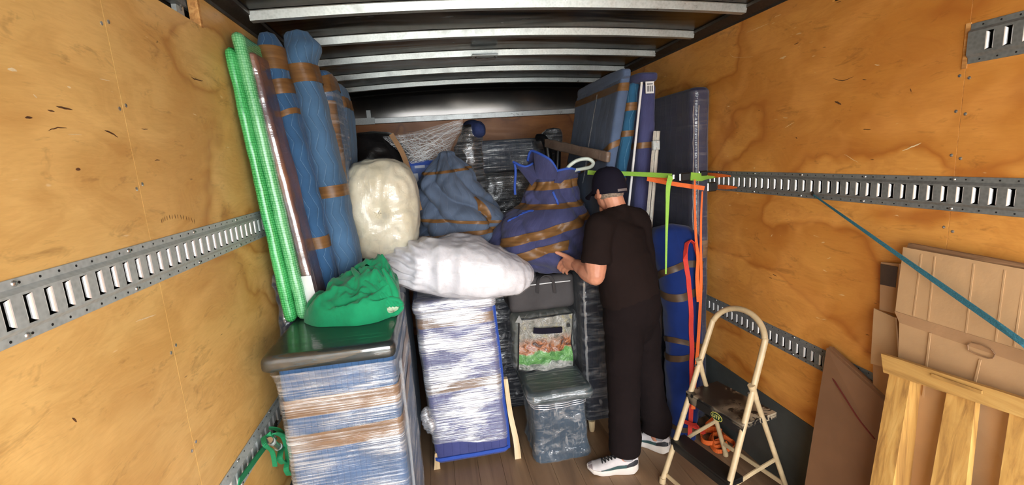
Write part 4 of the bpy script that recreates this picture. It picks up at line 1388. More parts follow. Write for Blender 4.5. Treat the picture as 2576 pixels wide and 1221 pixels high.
# pedestal: black wrapped post with a navy roll on top
t = thing('wrapped_post', at(1178, 520, 3.30) , 'black film-wrapped post topped by a round navy cloth roll', 'post')
pk = closed_keys(sil([(560, 1150, 1232, .09), (500, 1148, 1228, .09), (430, 1136, 1214, .09), (400, 1140, 1212, .08), (370, 1146, 1208, .075), (345, 1158, 1210, .06), (318, 1166, 1208, .05)], 3.28, .9), .02)
pf = Keyed(pk, lambda u, v, p: .012 * ridge(p, 12., 4.))
loft('black_wrap', pf, M_BLACKFILM, t, 60, 60)
loft('clear_film', pf, M_FILM_DARK, t, 60, 60, .02, .96, .005)
rc = at(1196, 322, 3.22)
rl = Pillow(rc + V((0, .12, .0)), .17, .060, .060, 2.4, lambda q, p: .005 * ridge(p, 18., 3.), Matrix.Rotation(radians(-80), 4, 'Z') @ Matrix.Rotation(radians(8), 4, 'Y'))
loft('navy_roll', rl, M_NAVYCLOTH, t, 40, 30)
# stretched film sheet with strands
t = thing('film_sheet', at(1060, 400, 3.3), 'sheet of stretched clear film with white criss-cross strands, tied to the black post', 'film')
poly = [[(962, 345, .0), (1030, 335, -.02), (1100, 316, -.02), (1164, 300, .0)], [(985, 366, -.05), (1040, 362, -.08), (1105, 344, -.07), (1164, 326, .0)],
        [(1010, 388, -.10), (1050, 390, -.13), (1100, 372, -.10), (1146, 350, .0)], [(1034, 412, -.14), (1064, 408, -.16), (1098, 400, -.12), (1126, 396, -.06)]]
rowsP = [spline([at(u, v, 3.30 + d) for u, v, d in r], 8) for r in poly]
n = len(rowsP[0]); vs, uvs, fs = [], [], []
cols = [spline([rowsP[i][j] for i in range(4)], 6) for j in range(n)]
m_ = len(cols[0])
for i in range(m_):
    for j in range(n):
        p = cols[j][i]; vs.append(p + V((0, .01 * ridge(p, 12., 2.), .004 * nz(p, 30.)))); uvs.append((j / n * .5, i / m_ * .25))
for i in range(m_ - 1):
    for j in range(n - 1):
        a = i * n + j; fs.append((a, a + 1, a + 1 + n, a + n))
obj('film', vs, fs, M_FILM_STRAND, t, uvs=uvs)
mb = MB(); rnd = random.Random(3)
for q in range(70):
    i0, j0 = rnd.choice([0, rnd.randrange(m_)]), rnd.randrange(n)
    if q % 2: a, b = (rnd.randrange(m_), 0 if q % 4 == 1 else rnd.randrange(n // 3)), (rnd.randrange(m_), n - 1 - rnd.randrange(4))
    else: a, b = (rnd.randrange(3), rnd.randrange(n - 12)), (m_ - 1 - rnd.randrange(3), 8 + rnd.randrange(n - 10))
    P = []
    for k_ in range(9):
        f = k_ / 8; i = int(round(a[0] + (b[0] - a[0]) * f)); j = int(round(a[1] + (b[1] - a[1]) * f))
        P.append(vs[max(0, min(m_ - 1, i)) * n + max(0, min(n - 1, j))] + V((0, -.006, 0)))
    mb.tube(P, .0006 + .0010 * rnd.random() ** 2, 5)
o = mb.build('film_strands', M_LABEL, t, smooth=True, sharp=90); o['kind'] = 'stuff'
# blue and white carrier bag
t = thing('carrier_bag', at(1085, 470, 3.16), 'blue and white checked carrier bag tucked behind the grey-blue bundle', 'bag')
a, b = at(1036, 520, 3.20), at(1138, 398, 3.20)
cbg = Slab(((a.x + b.x) / 2, 3.28, 1.27), (b.x - a.x) / 2, .07, b.z - 1.27, .02, .012, 0, (0, 0), soft(.006, 10., 90.))
M_CHECK = None
def checkmat():
    M = Mat('blue_white_check'); ck = M.n('TexChecker', Vector=M.coord('UV', (1, 1, 1), (.03, .02, 0)), Scale=11.)
    ck.inputs[1].default_value = srgb(112, 136, 186); ck.inputs[2].default_value = srgb(216, 218, 222)
    br = M.n('TexBrick', Vector=M.coord('UV'), Scale=1.)
    br.inputs['Color1'].default_value = srgb(118, 140, 188); br.inputs['Color2'].default_value = srgb(224, 224, 226); br.inputs['Mortar'].default_value = srgb(46, 84, 156)
    br.inputs['Brick Width'].default_value = .105; br.inputs['Row Height'].default_value = .10; br.inputs['Mortar Size'].default_value = .018
    M.base(br); M.p(Roughness=.5)
    return M.m
loft('bag_body', cbg, checkmat(), t, 60, 16)
mb = MB(); mb.strap([cbg(.30 + .4 * k_ / 20, .965, .003) for k_ in range(21)], .014, .002, V((0, 0, 1))); mb.build('blue_hem', M_EDGING, t)

# film-wrapped sofa shape and blocks at the back right
a, b = at(1196, 352, 3.95), at(1400, 330, 3.95)
t = thing('wrapped_sofa', (( a.x + b.x) / 2, 4.15, 0), 'dark sofa standing on end in stretch film at the bulkhead', 'sofa')
sf = Slab(((a.x + b.x) / 2, 4.20, 0), (b.x - a.x) / 2 + .01, .26, 1.975, .05, .05, 0, (0, 0), soft(.012, 4., 95.), None)
loft('dark_cover', sf, M_CABDARK, t, 90, 40)
loft('stretch_film', sf, M_FILM_BACK, t, 110, 60, .3, .995, .006)
a, b = at(1212, 440, 3.62), at(1345, 450, 3.62)
t = thing('wrapped_armchair', ((a.x + b.x) / 2, 3.62, 1.27), 'black armchair in tight film behind the violet bundle', 'armchair')
k = closed_keys(sil([(590, 1212, 1352, .12), (540, 1204, 1352, .14), (480, 1204, 1350, .14), (440, 1212, 1342, .12)], 3.62, .4, .5), .04)
ac = Keyed(k, lambda u, v, p: .010 * nz(p, 9., 2.) + .006 * ridge(p, 16., 5.))
loft('black_cover', ac, M_BLACKFILM, t, 80, 50); loft('stretch_film', ac, M_FILM_BACK, t, 90, 50, .03, .97, .006)
# black chair back, brown wrapped plank, milky hose
t = thing('wrapped_chair', at(1390, 440, 3.70), 'black chair frame in brownish film leaning on the wrapped sofa', 'chair')
mb = MB()
mb.tube(spline([at(1352, 346, 3.78), at(1370, 352, 3.72), at(1380, 400, 3.70), at(1384, 470, 3.70)], 8), .030, 12)
mb.tube(spline([at(1404, 360, 3.72), at(1402, 420, 3.70), at(1398, 480, 3.70)], 8), .026, 12)
mb.build('black_frame', M_BLACKPL, t, smooth=True, sharp=60)
k = closed_keys(sil([(372, 1352, 1412, .05), (352, 1346, 1414, .06), (328, 1372, 1410, .05)], 3.85, .5, 1.), .02)
loft('film_hood', Keyed(k, lambda u, v, p: .008 * ridge(p, 14., 2.)), M_BLACKFILM, t, 40, 24)
loft('clear_film', Keyed(k, lambda u, v, p: .008 * ridge(p, 14., 2.)), M_FILM_BACK, t, 40, 24, .05, .95, .006)
t = thing('wrapped_plank', at(1450, 375, 3.45), 'narrow board in crinkled brown film sticking out above the violet bundle', 'plank')
A_, B_ = at(1372, 360, 3.42), at(1532, 396, 2.66)
d_ = (B_ - A_); L_ = d_.length; d_.normalize()
side = d_.cross(V((0, 0, 1))).normalized(); up_ = side.cross(d_)
mb = MB(); vs = []; NN = 40
for i in range(NN + 1):
    p = A_ + d_ * (L_ * i / NN)
    for j in range(12):
        an = 2 * pi * j / 12
        q = up_ * (.040 * max(-.8, min(.8, cos(an) * 1.2))) + side * (.014 * max(-.8, min(.8, sin(an) * 1.2)))
        vs.append(p + q * (1 + .2 * nz(p + q, 25., 3.)))
fs = [(i * 12 + j, (i + 1) * 12 + j, (i + 1) * 12 + (j + 1) % 12, i * 12 + (j + 1) % 12) for i in range(NN) for j in range(12)]
fs += [tuple(range(12)), tuple(range(NN * 12, NN * 12 + 12))[::-1]]
M_BRFILM = plasticbag('brown_tinted_film', srgb(150, 128, 112), srgb(116, 96, 82), srgb(190, 176, 164), .3)
obj('film_wrap', vs, fs, M_BRFILM, t)
t = thing('hose_loop', at(1420, 446, 2.78), 'loop of milky translucent hose behind the violet bundle', 'hose')
mb = MB(); mb.tube(spline([at(1415, 446, 2.76), at(1430, 420, 2.70), at(1452, 404, 2.68), at(1478, 400, 2.66), at(1492, 409, 2.66), at(1486, 420, 2.68), at(1466, 425, 2.71), at(1444, 430, 2.75), at(1420, 450, 2.80)], 8), .011, 12)
mb.build('hose', M_TUBEG, t, smooth=True, sharp=80)

# ------------------------------------------------------------------ right half of the load
def atx(u, v, X):
    d = RIGHT * ((u - 1288) / FPX) + DOWN * ((v - 610.5) / FPX) + FWD
    return V((0, 0, CAM_H)) + d * (X / d.x)

def atz(u, v, Z):
    d = RIGHT * ((u - 1288) / FPX) + DOWN * ((v - 610.5) / FPX) + FWD
    return V((0, 0, CAM_H)) + d * ((Z - CAM_H) / d.z)

# wrapped stool / ottoman on the floor
t = thing('wrapped_stool', (.61, 2.55, 0), 'low upholstered stool in dark blanket and crinkled clear film under the printed bag', 'stool')
sb = Slab((.625, 2.60, 0), .155, .17, .43, .03, .02, 0, (-.01, 0), lambda u, v, p: .008 * nz(p, 7., 3.) + .008 * ridge(V((p.x * 1.6, p.y * 1.6, p.z * .5)), 9., 6.) + .020 * max(0, .25 - v) * 4 * (.5 + .5 * ridge(p, 12., 2.)))
loft('base', sb, M_STOOL, t, 80, 30)
loft('base_film', sb, M_FILM_CRINK, t, 90, 40, .0, .99, .006)
ss = Slab((.610, 2.575, .415), .195, .235, .075, .05, .035, 0, (0, 0), soft(.004, 8., 3.))
loft('seat_cushion', ss, M_SEAT, t, 90, 8)
loft('seat_film', ss, M_FILM_DARK, t, 90, 8, None, None, .004)
mb = MB()
for k_ in range(3):
    P = [sb(.30 + .4 * j / 24, .93 - .03 * k_ - .05 * sin(pi * j / 24), .012) for j in range(25)]
    mb.tube(P, .0035, 6)
mb.build('gathered_film', M_FILM_VIO, t, smooth=True, sharp=80)

# clear printed bag on the stool
YP = 2.64
a, b = at(1300, 935, YP), at(1446, 787, YP)
zb = .492
t = thing('printed_bag', ((a.x + b.x) / 2, YP + .14, zb), 'clear plastic zip bag with green and orange print and navy handle', 'bag')
hx = (b.x - a.x) / 2
pb = Slab(((a.x + b.x) / 2, YP + .135, zb), hx + .012, .125, b.z - zb + .01, .05, .04, 0, (.01, 0), soft(.010, 8., 17.))
loft('contents', Slab(((a.x + b.x) / 2, YP + .135, zb + .004), hx, .115, b.z - zb - .01, .05, .04, 0, (.01, 0), soft(.014, 9., 19.)), plain('grey_green_padding', srgb(128, 132, 124), .7, 0, .16, 9.), t, 70, 24)
loft('clear_skin', pb, M_FILM_CRINK, t, 80, 30, None, None, .004)
def printmat():
    M = Mat('bag_print')
    tc = M.n('TexCoord'); sp = M.n('SeparateXYZ'); M.t.links.new(tc.outputs['UV'], sp.inputs[0])
    w = M.noise(M.coord('UV'), 3.2, 3, .5); w2 = M.noise(M.coord('UV'), 7., 4, .6, .8)
    h = M.math('ADD', sp.outputs['Y'], M.math('MULTIPLY', M.math('SUBTRACT', w, .5), .35))
    h2 = M.math('SUBTRACT', h, M.math('MULTIPLY', sp.outputs['X'], .10))
    food = M.ramp(w2, [(.32, srgb(60, 46, 42)), (.42, srgb(132, 82, 56)), (.50, srgb(178, 112, 70)), (.58, srgb(180, 156, 144)), (.70, srgb(160, 92, 74))])
    grn = M.ramp(w2, [(.35, srgb(78, 128, 70)), (.6, srgb(112, 164, 94))])
    top = M.ramp(w2, [(.35, srgb(116, 114, 104)), (.55, srgb(150, 146, 136)), (.7, srgb(160, 150, 108))])
    gry = M.ramp(w2, [(.35, srgb(96, 104, 92)), (.6, srgb(178, 176, 170))])
    c = M.mix(M.ramp(h2, [(.08, 0.), (.12, 1.)]), gry, grn)
    c = M.mix(M.ramp(h2, [(.30, 0.), (.33, 1.)]), c, food)
    c = M.mix(M.ramp(h2, [(.46, 0.), (.62, 1.)]), c, top)
    M.base(c); M.p(Roughness=.22); M.b.inputs['Specular IOR Level'].default_value = .6
    M.bump(M.noise(M.coord('UV'), 7., 4, .65, .8), .7, .03)
    return M.m
vs, uvs, fs = [], [], []
c0_, c1_, c2_, c3_ = at(1304, 932, YP), at(1443, 934, YP), at(1441, 788, YP), at(1306, 806, YP)
n = 22
for i in range(n + 1):
    for j in range(n + 1):
        s_, r_ = j / n, i / n
        p = (c0_.lerp(c1_, s_)).lerp(c3_.lerp(c2_, s_), r_)
        dx = -.014 * math.exp(-((r_ - .55) / .16) ** 2) * (s_ ** 4)
        vs.append(p + V((dx, -.012 + .016 * ridge(V((s_ * 3, r_ * 3, 1)), 1., 4.) - .02 * sin(pi * s_) * sin(pi * r_), 0))); uvs.append((s_, r_))
for i in range(n):
    for j in range(n):
        a_ = i * (n + 1) + j; fs.append((a_, a_ + 1, a_ + n + 2, a_ + n + 1))
fp = obj('printed_front', vs, fs, printmat(), t, uvs=uvs)
mb = MB(); w = n + 1
ed = [vs[j] for j in range(w)] + [vs[i * w + n] for i in range(1, w)] + [vs[n * w + j] for j in range(n - 1, -1, -1)] + [vs[i * w] for i in range(n - 1, -1, -1)]
mb.tube(ed, .0045, 6); mb.build('black_piping', M_BLACKPL, fp, smooth=True, sharp=80)
ha, hb_ = at(1342, 832, YP - .03), at(1414, 830, YP - .03)
mb = MB(); mb.strap(spline([ha, ha.lerp(hb_, .3) + V((0, -.008, -.003)), ha.lerp(hb_, .7) + V((0, -.008, .0)), hb_], 5), .018, .003, V((0, 0, 1))); mb.build('handle', M_CAP, fp)
tri = [at(1296, 812, YP - .01), at(1316, 814, YP - .02), at(1306, 794, YP + .01)]
mb = MB(); mb.prism(tri, (0, .006, 0)); mb.build('corner_tab', plain('frosted_tab', srgb(150, 150, 146), .4), fp)
mb = MB(); mb.box(tuple(at(1430, 820, YP - .03) + V((-.008, 0, -.008))), tuple(at(1430, 820, YP - .03) + V((.012, .004, .012)))); mb.build('zip_pull', M_BLACKPL, fp)

# charcoal storage bag on top of it
YK = 2.70
a, b = at(1288, 790, YK), at(1442, 706, YK)
zk = pb.base.z + pb.h + .004
t = thing('storage_bag', ((a.x + b.x) / 2, YK + .18, zk), 'charcoal zipped storage bag wedged above the printed clear bag', 'bag')
kb = Slab(((a.x + b.x) / 2, YK + .17, zk), (b.x - a.x) / 2 + .008, .165, b.z - zk + .045, .03, .03, 0, (0, .0), soft(.009, 6., 23.))
loft('fabric', kb, M_BLACKBAG, t, 90, 26)
zl = kb.h
mb = MB(); mb.tube([kb(.385 + .24 * j / 24, .80, .003) for j in range(25)], .004, 6); mb.build('pale_zip_piping', M_LABEL, t, smooth=True, sharp=80)
hp_ = [at(1352, 738, YK - .012), at(1354, 708, YK - .016), at(1364, 696, YK - .012), at(1382, 696, YK - .012), at(1392, 710, YK - .016), at(1396, 738, YK - .012)]
mb = MB(); mb.strap(spline(hp_, 6), .010, .002, V((1, -1, .4))); mb.build('handle', M_BLACKBAG, t)

# dark wrapped chests behind the person
t = thing('wrapped_chest', (1.0, 2.86, 0), 'black-wrapped chest on a stubby pale foot, left of the person\'s legs', 'chest')
dk = Slab((1.0, 2.86, .075), .155, .22, 1.0, .03, .03, 0, (0, 0), soft(.006, 6., 27.))
loft('body', dk, M_BLACKB, t, 80, 26)
loft('stretch_film', dk, M_FILM_BLACK, t, 100, 50, .02, .99, .006)
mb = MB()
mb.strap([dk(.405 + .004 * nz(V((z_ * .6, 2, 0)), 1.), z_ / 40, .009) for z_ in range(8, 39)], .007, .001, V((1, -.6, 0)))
mb.build('pale_film_strip', M_FILM_STRAND, t)
for x, y in ((.885, 2.66), (1.12, 2.66), (.885, 3.05), (1.12, 3.05)):
    mb = MB(); mb.lathe((x, y, 0), [(.015, 0), (.019, .012), (.024, .078)], 14); mb.build('foot', M_WOODLEG, t, smooth=True, sharp=50)
t = thing('wrapped_crate', (1.28, 2.86, 0), 'tall box in greyish film, just right of the person\'s hips', 'box')
gk = Slab((1.285, 2.86, 0), .112, .20, 1.0, .03, .03, 0, (0, 0), soft(.008, 6., 29.))
loft('body', gk, plain('grey_brown_wrap', srgb(84, 78, 80), .5, 0, .14, 7., .3, 30.), t, 60, 26)
loft('stretch_film', gk, M_FILM_NAVY, t, 80, 40, .02, .99, .005)

# slate slab and its neighbours, standing on the wrapped chests
GR = 'tall wrapped pieces on the right'
fn = panel_between(2.72, .86, (1524, 1549, 430), (1562, 1590, 196), 1.082, 2.255, .02, .02, soft(.008, 5., 101., .004, 3))
t = thing('wrapped_slab', (fn.base.x, fn.base.y, 1.082), 'wide slate-blue blanket slab with diagonal tape, highest on the right', 'slab', GR)
loft('blanket', fn, M_SLATE, t, 110, 50)
tl = fn(.5, 1.0)
mb = MB(); mb.strap([fn(.285 + .004 * nz(V((z_, 1, 0)), 1.), .45 + .5 * z_ / 20, .008) for z_ in range(21)], .006, .001, V((0, 1, 0))); mb.build('pale_film_strip', M_FILM_STRAND, t)
rollp = Pillow((tl.x - .006, 2.72 + .42, 2.265), .45, .036, .036, 5., lambda q, p: .004 * nz(p, 14.), Matrix.Rotation(radians(90), 4, 'Z'))
loft('rolled_top', rollp, M_SLATE, t, 30, 30)
tape(t, fn, .925, .965, .004, .0)
tape(t, fn, .60, .635, .004, .10, 2.0, 120)
fr = panel_between(2.72, .55, (1550, 1582, 440), (1586, 1612, 215), 1.002, 2.215, .02, .02, soft(.006, 7., 103., .004, 3))
fr.base.z = 1.002
t = thing('wrapped_roll', (fr.base.x, fr.base.y, 1.002), 'narrow teal-blue quilted roll between slate slab and white pole', 'roll', GR)
loft('blanket', fr, M_TEAL, t, 80, 50)
tape(t, fr, .865, .905, .004, .004, 1.); tape(t, fr, .735, .765, .004, .004, 2.); tape(t, fr, .50, .53, .004)
t = thing('thin_pole', at(1582, 520, 2.64), 'thin white pole standing between teal and violet rolls', 'pole')
A_, B_ = at(1614, 212, 2.66), at(1582, 515, 2.66); dd = (B_ - A_)
t.location = A_ + dd * ((1.0 - A_.z) / dd.z); BASE[t.name] = V(t.location)
mb = MB(); mb.tube([A_, A_ + dd * ((1.002 - A_.z) / dd.z)], .0075, 10); mb.build('shaft', M_LABEL, t, smooth=True, sharp=60)
mb = MB(); mb.tube([A_, A_ + V((0, 0, .012))], .0085, 10); mb.build('end_cap', M_ALU, t, smooth=True, sharp=60)
fv = panel_between(2.66, .50, (1598, 1640, 545), (1618, 1654, 225), 1.40, 2.20, .03, .03, soft(.005, 8., 105., .003, 3))
t = thing('wrapped_roll', (fv.base.x, fv.base.y, 1.40), 'violet quilted roll with a folded top and a paper label', 'roll', GR)
loft('blanket', fv, M_PURPLE, t, 80, 50)
a, b = at(1604, 196, 2.66), at(1660, 192, 2.66)
tp = Pillow(((a.x + b.x) / 2, 2.66 + .22, a.z + .004), .25, .033, (b.x - a.x) / 2, 4., lambda q, p: .005 * nz(p, 12., 3.), Matrix.Rotation(radians(90), 4, 'Z') @ Matrix.Rotation(radians(90), 4, 'X'))
loft('folded_top', tp, M_PURPLE, t, 40, 24)
tape(t, fv, .525, .57, .004, .004, 1.)
lp = at(1632, 221, 2.655)
mb = MB(); mb.box((lp.x - .026, 2.640, lp.z - .034), (lp.x + .026, 2.645, lp.z + .034)); lb = mb.build('paper_label', M_LABEL, t)
mb = MB()
for x0, z0, x1, z1 in ((-.018, .016, .018, .022), (-.018, -.024, -.015, .010), (-.011, -.024, -.006, .010), (-.003, -.024, -.001, .010), (.003, -.024, .008, .010), (.012, -.024, .018, .010)):
    mb.box((lp.x + x0, 2.639, lp.z + z0), (lp.x + x1, 2.6402, lp.z + z1))
mb.build('printed_marks', M_INK, lb)
mb = MB(); mb.box((fv.base.x - .03, 2.7, 1.0), (fv.base.x + .03, 3.1, 1.398)); 
t = thing('wrapped_carton', (fv.base.x, 2.9, 1.0), 'film-wrapped carton under the violet roll', 'carton')
loft('carton', Slab((fv.base.x - .005, 2.92, 1.002), .04, .22, .395, .012, .01, 0, (0, 0), soft(.004, 9., 107.)), M_BRFILM, t, 60, 16)
# aluminium frame
t = thing('folding_frame', at(1628, 560, 2.60), 'white aluminium double rail with hinge, standing right of the violet roll', 'frame')
for (u0, v0_, u1, v1_) in ((1648, 330, 1628, 560), (1657, 330, 1638, 560)):
    A_, B_ = at(u0, v0_, 2.60), at(u1, v1_, 2.60); dd = B_ - A_; B2 = A_ + dd * ((.62 - A_.z) / dd.z)
    mb = MB(); mb.tube([A_, B2], .0105, 4); mb.build('rail', M_ALU, t)
t.location = B2; mv = V(B2) - BASE[t.name]
for c_ in t.children: c_.location = -mv
BASE[t.name] = V(B2)
hc = at(1649, 366, 2.59)
mb = MB(); mb.box((hc.x - .022, 2.575, hc.z - .028), (hc.x + .022, 2.60, hc.z + .028), None, .004); h_ = mb.build('hinge', M_GALV, t)
for dz in (-.018, .018):
    mb = MB(); mb.lathe((hc.x, 2.575, hc.z + dz), [(.005, 0), (.004, .004)], 8, (0, -1, 0)); mb.build('rivet', M_CHROME, h_)
hc = at(1628, 556, 2.59)
mb = MB(); mb.box((hc.x - .026, 2.575, hc.z - .02), (hc.x + .026, 2.605, hc.z + .02), None, .006); mb.build('clamp', M_ALU, t)
# navy mattress on the right wall
fm = Slab((1.615, 3.10, 0), .056, .51, 2.155, .03, .03, 0, (0, 0), soft(.006, 4., 111.))
t = thing('wrapped_mattress', (1.615, 3.10, 0), 'navy blanket-wrapped mattress in clear film, upright against the right wall', 'mattress')
loft('blanket', fm, M_NAVY, t, 110, 50)
loft('stretch_film', fm, M_FILM_NAVY, t, 120, 70, .01, .99, .005)
tape(t, fm, .52, .56, .004, .004, 1.)
loft('tape_patch', fm, M_TAPE, t, 20, 10, .55, .57, .004, .30, .52)
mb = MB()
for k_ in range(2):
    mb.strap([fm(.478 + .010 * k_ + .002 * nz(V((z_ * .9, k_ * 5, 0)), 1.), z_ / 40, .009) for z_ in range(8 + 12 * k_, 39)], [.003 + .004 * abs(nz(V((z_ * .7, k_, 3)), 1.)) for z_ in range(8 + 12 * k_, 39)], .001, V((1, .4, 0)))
mb.build('pale_film_strip', M_FILM_STRAND, t)  # pale strips put in for the film's highlights on the front edge

# royal blue bundle with red webbing
YR = 2.47
rows = [(1096, 1690, 1742, .085), (1035, 1686, 1748, .095), (960, 1682, 1752, .10), (860, 1680, 1754, .10), (750, 1672, 1756, .10), (660, 1652, 1758, .10), (600, 1640, 1752, .09), (572, 1648, 1726, .07)]
k = closed_keys(sil(rows, YR, .5, .9), .02)
k[0][3] = .002
z0_ = k[0][3]
for q in k: q[0] = (q[3] - z0_) / (k[-1][3] - z0_)
rb = Keyed(k, lambda u, v, p: .010 * nz(p, 6., 4.) + .006 * ridge(p, 11., 2.))
t = thing('blue_bundle', (k[0][1], YR, 0), 'royal-blue rolled cover with red webbing and dark tape, standing by the right wall', 'bundle')
loft('cover', rb, M_ROYAL, t, 80, 70)
M_TAPED = plain('dark_brown_tape', srgb(74, 56, 40), .35, 0, .15)
for v0, v1, ti, ph in ((.70, .735, .03, 1.), (.77, .80, .05, 3.), (.40, .43, .02, 2.), (.44, .465, .04, 4.), (.06, .085, .01, 0.)):
    tape(t, rb, v0, v1, .005, ti, ph, 80, M_TAPED)
zr = lambda px, u=1735: max(.02, min(.99, (at(u, px, YR).z - z0_) / (k[-1][3] - z0_)))
P = [rb(.49, .03 + (zr(640) - .03) * j / 20, .008) for j in range(21)]
P += [rb(.495, zr(622), .014), rb(.51, zr(602), .022), rb(.54, zr(594), .026), rb(.57, zr(604), .022), rb(.58, zr(640), .014), rb(.575, zr(700), .010)]
mb = MB(); mb.strap(P, .013, .003, [V((1, -.3, .05))] * 21 + [V((.3, -1, .2))] * 6); mb.build('red_webbing', M_RED, t)
mb = MB(); q0 = rb(.55, .09, .02)
for s_ in range(4):
    mb.strap(spline([q0, q0 + V((-.05 + .02 * s_, -.03, .03 - .02 * s_)), q0 + V((-.10 + .045 * s_, -.02, .055 - .03 * s_))], 5), .012, .003, V((0, 1, .6)))
mb.build('red_tie', M_RED, t)
# ------------------------------------------------------------------ lime and orange straps
YS = 2.36
def ratchet(t, p, sx, sz, mat=M_BLACKPL):
    mb = MB(); mb.box((p.x - sx, p.y - .018, p.z - sz), (p.x + sx, p.y + .012, p.z + sz), None, .005); b_ = mb.build('buckle', mat, t)
    mb = MB(); mb.tube([(p.x - sx - .006, p.y - .008, p.z - sz * .8), (p.x - sx - .006, p.y - .008, p.z + sz * .8)], .006, 8); mb.build('buckle_pin', M_CHROME, b_)
t = thing('lime_strap', at(1690, 442, YS), 'lime green ratchet strap running from the right wall track to behind the person', 'strap')
P = spline([at(1478, 434, 2.69), at(1510, 436, 2.68), at(1570, 437, 2.62), at(1640, 440, 2.48), at(1690, 443, YS)], 6)
mb = MB(); mb.strap(P, .013, .0016, V((0, 0, 1))); mb.build('webbing', M_LIME, t)
ratchet(t, at(1722, 445, YS + .01), .026, .022)
e_ = atx(1800, 446, 1.672)
mb = MB(); mb.strap(spline([at(1738, 444, YS), at(1765, 446, YS + .05), e_], 5), [.022] * 6 + [.016, .010, .008, .006, .005], .002, V((0, 0, 1))); mb.build('webbing_end', M_LIME, t)
mb = MB(); mb.strap(spline([at(1688, 443, YS - .006), at(1681, 470, YS - .02), at(1679, 520, YS - .02), at(1677, 580, YS - .02), at(1675, 690, YS - .02)], 6), [.015 - .011 * j / 24 for j in range(25)], .0015, V((1, -.3, 0))); mb.build('hanging_tail', M_LIME, t)
mb = MB(); mb.tube([at(1694, 440, YS - .01), at(1694, 450, YS - .01)], .008, 8); mb.build('hook', M_CHROME, t)
t = thing('orange_strap', at(1770, 470, YS), 'orange strap hooked to the wall track with two long hanging tails', 'strap', 'orange straps')
mb = MB(); mb.strap(spline([at(1628, 450, 2.50), at(1690, 462, 2.42), at(1772, 474, 2.36)], 6), .012, .0016, V((0, 0, 1))); mb.build('webbing', M_ORANGE, t)
mb = MB(); mb.strap(spline([at(1628, 446, 2.52), at(1660, 449, 2.46), at(1694, 450, 2.40)], 6), .007, .0016, V((0, 0, 1))); mb.build('webbing', M_ORANGE, t)
p_ = at(1790, 470, 2.37); ratchet(t, V((min(p_.x, 1.645), p_.y, p_.z)), .022, .026)
p_ = at(1768, 436, 2.42); ratchet(t, V((min(p_.x, 1.645), p_.y, p_.z)), .022, .014)
for (u0, v0_, u1, v1_) in ((1780, 440, 1838, 443), (1806, 470, 1854, 472)):
    a = atx(u0, v0_, 1.655); b = atx(u1, v1_, 1.674)
    mb = MB(); mb.strap([a, a.lerp(b, .5) + V((-.006, 0, 0)), b], [.013, .012, .004], .0016, V((0, 0, 1))); mb.build('webbing_end', M_ORANGE, t)
for pts in ([(1748, 452), (1748, 520), (1751, 600), (1756, 650), (1754, 700), (1758, 760)], [(1767, 482), (1764, 540), (1763, 620), (1764, 700), (1760, 800), (1752, 920), (1745, 990), (1744, 1030)]):
    P = spline([at(u, v, 2.34 if v < 620 else 2.33) for u, v in pts], 6)
    P = [V((min(p.x, 1.664), p.y, p.z)) for p in P]
    mb = MB(); mb.strap(P, [.004 + .008 * (j / len(P)) for j in range(len(P))], .0016, V((1, -.5, 0))); mb.build('hanging_tail', M_ORANGE, t)
# the loose heap of the same webbing on the floor
t = thing('orange_strap', (1.60, 2.42, 0), 'loose orange strap heaped on the floor behind the step ladder', 'strap', 'orange straps')
rnd = random.Random(11)
def looped(cx, cy, n_, rx, ry, zt):
    pts = []
    for j in range(n_):
        a_ = j * 1.25
        pts.append((cx + rx * cos(a_) * (.5 + rnd.random() * .5), cy + ry * sin(a_) * (.5 + .5 * rnd.random()), .012 + zt * rnd.random()))
    return pts
P = spline([(1.585, 2.32, .30), (1.57, 2.36, .16), (1.555, 2.42, .07), (1.60, 2.45, .03)] + looped(1.555, 2.36, 13, .095, .10, .05), 7)
mb = MB(); mb.strap(P, .012, .002, V((.2, .3, 1))); mb.build('webbing', M_ORANGE, t)
P = spline([(1.62, 2.36, .22), (1.625, 2.42, .10), (1.61, 2.46, .05)] + looped(1.58, 2.30, 10, .08, .09, .05), 7)
mb = MB(); mb.strap(P, .012, .002, V((.4, -.2, 1))); mb.build('webbing', M_ORANGE, t)

# ------------------------------------------------------------------ step ladder
FL, FR, TL, TR, AR = [V(q) for q in ((1.089, 2.096, 0), (1.173, 1.724, 0), (1.395, 2.133, .859), (1.466, 1.823, .859), (1.475, 1.988, .986))]
RLt, RRt, RL, RR = [V(q) for q in ((1.324, 2.124, .659), (1.398, 1.800, .659), (1.554, 2.215, 0), (1.644, 1.817, 0))]
t = thing('step_ladder', (1.36, 1.96, 0), 'worn cream tubular step ladder with two black treads', 'ladder')
up_ = (AR - (TL + TR) / 2)
arch = [FL + V((0, 0, .012)), FL.lerp(TL, .33), FL.lerp(TL, .66), TL]
wv = (TR - TL)
for k_ in range(1, 12):
    a_ = pi * k_ / 12
    arch.append((TL + TR) / 2 - wv * .5 * cos(a_) + up_ * sin(a_))
arch += [TR, FR.lerp(TR, .66), FR.lerp(TR, .33), FR + V((0, 0, .012))]
mb = MB(); mb.tube(spline(arch, 4), .0145, 14); fr_ = mb.build('front_frame', M_LADDER, t, smooth=True, sharp=60)
for p in (FL, FR):
    mb = MB(); mb.tube([p + V((0, 0, .0)), p + V((.004, 0, .03))], .018, 12); mb.build('rubber_foot', M_LADDER, fr_, smooth=True, sharp=50)
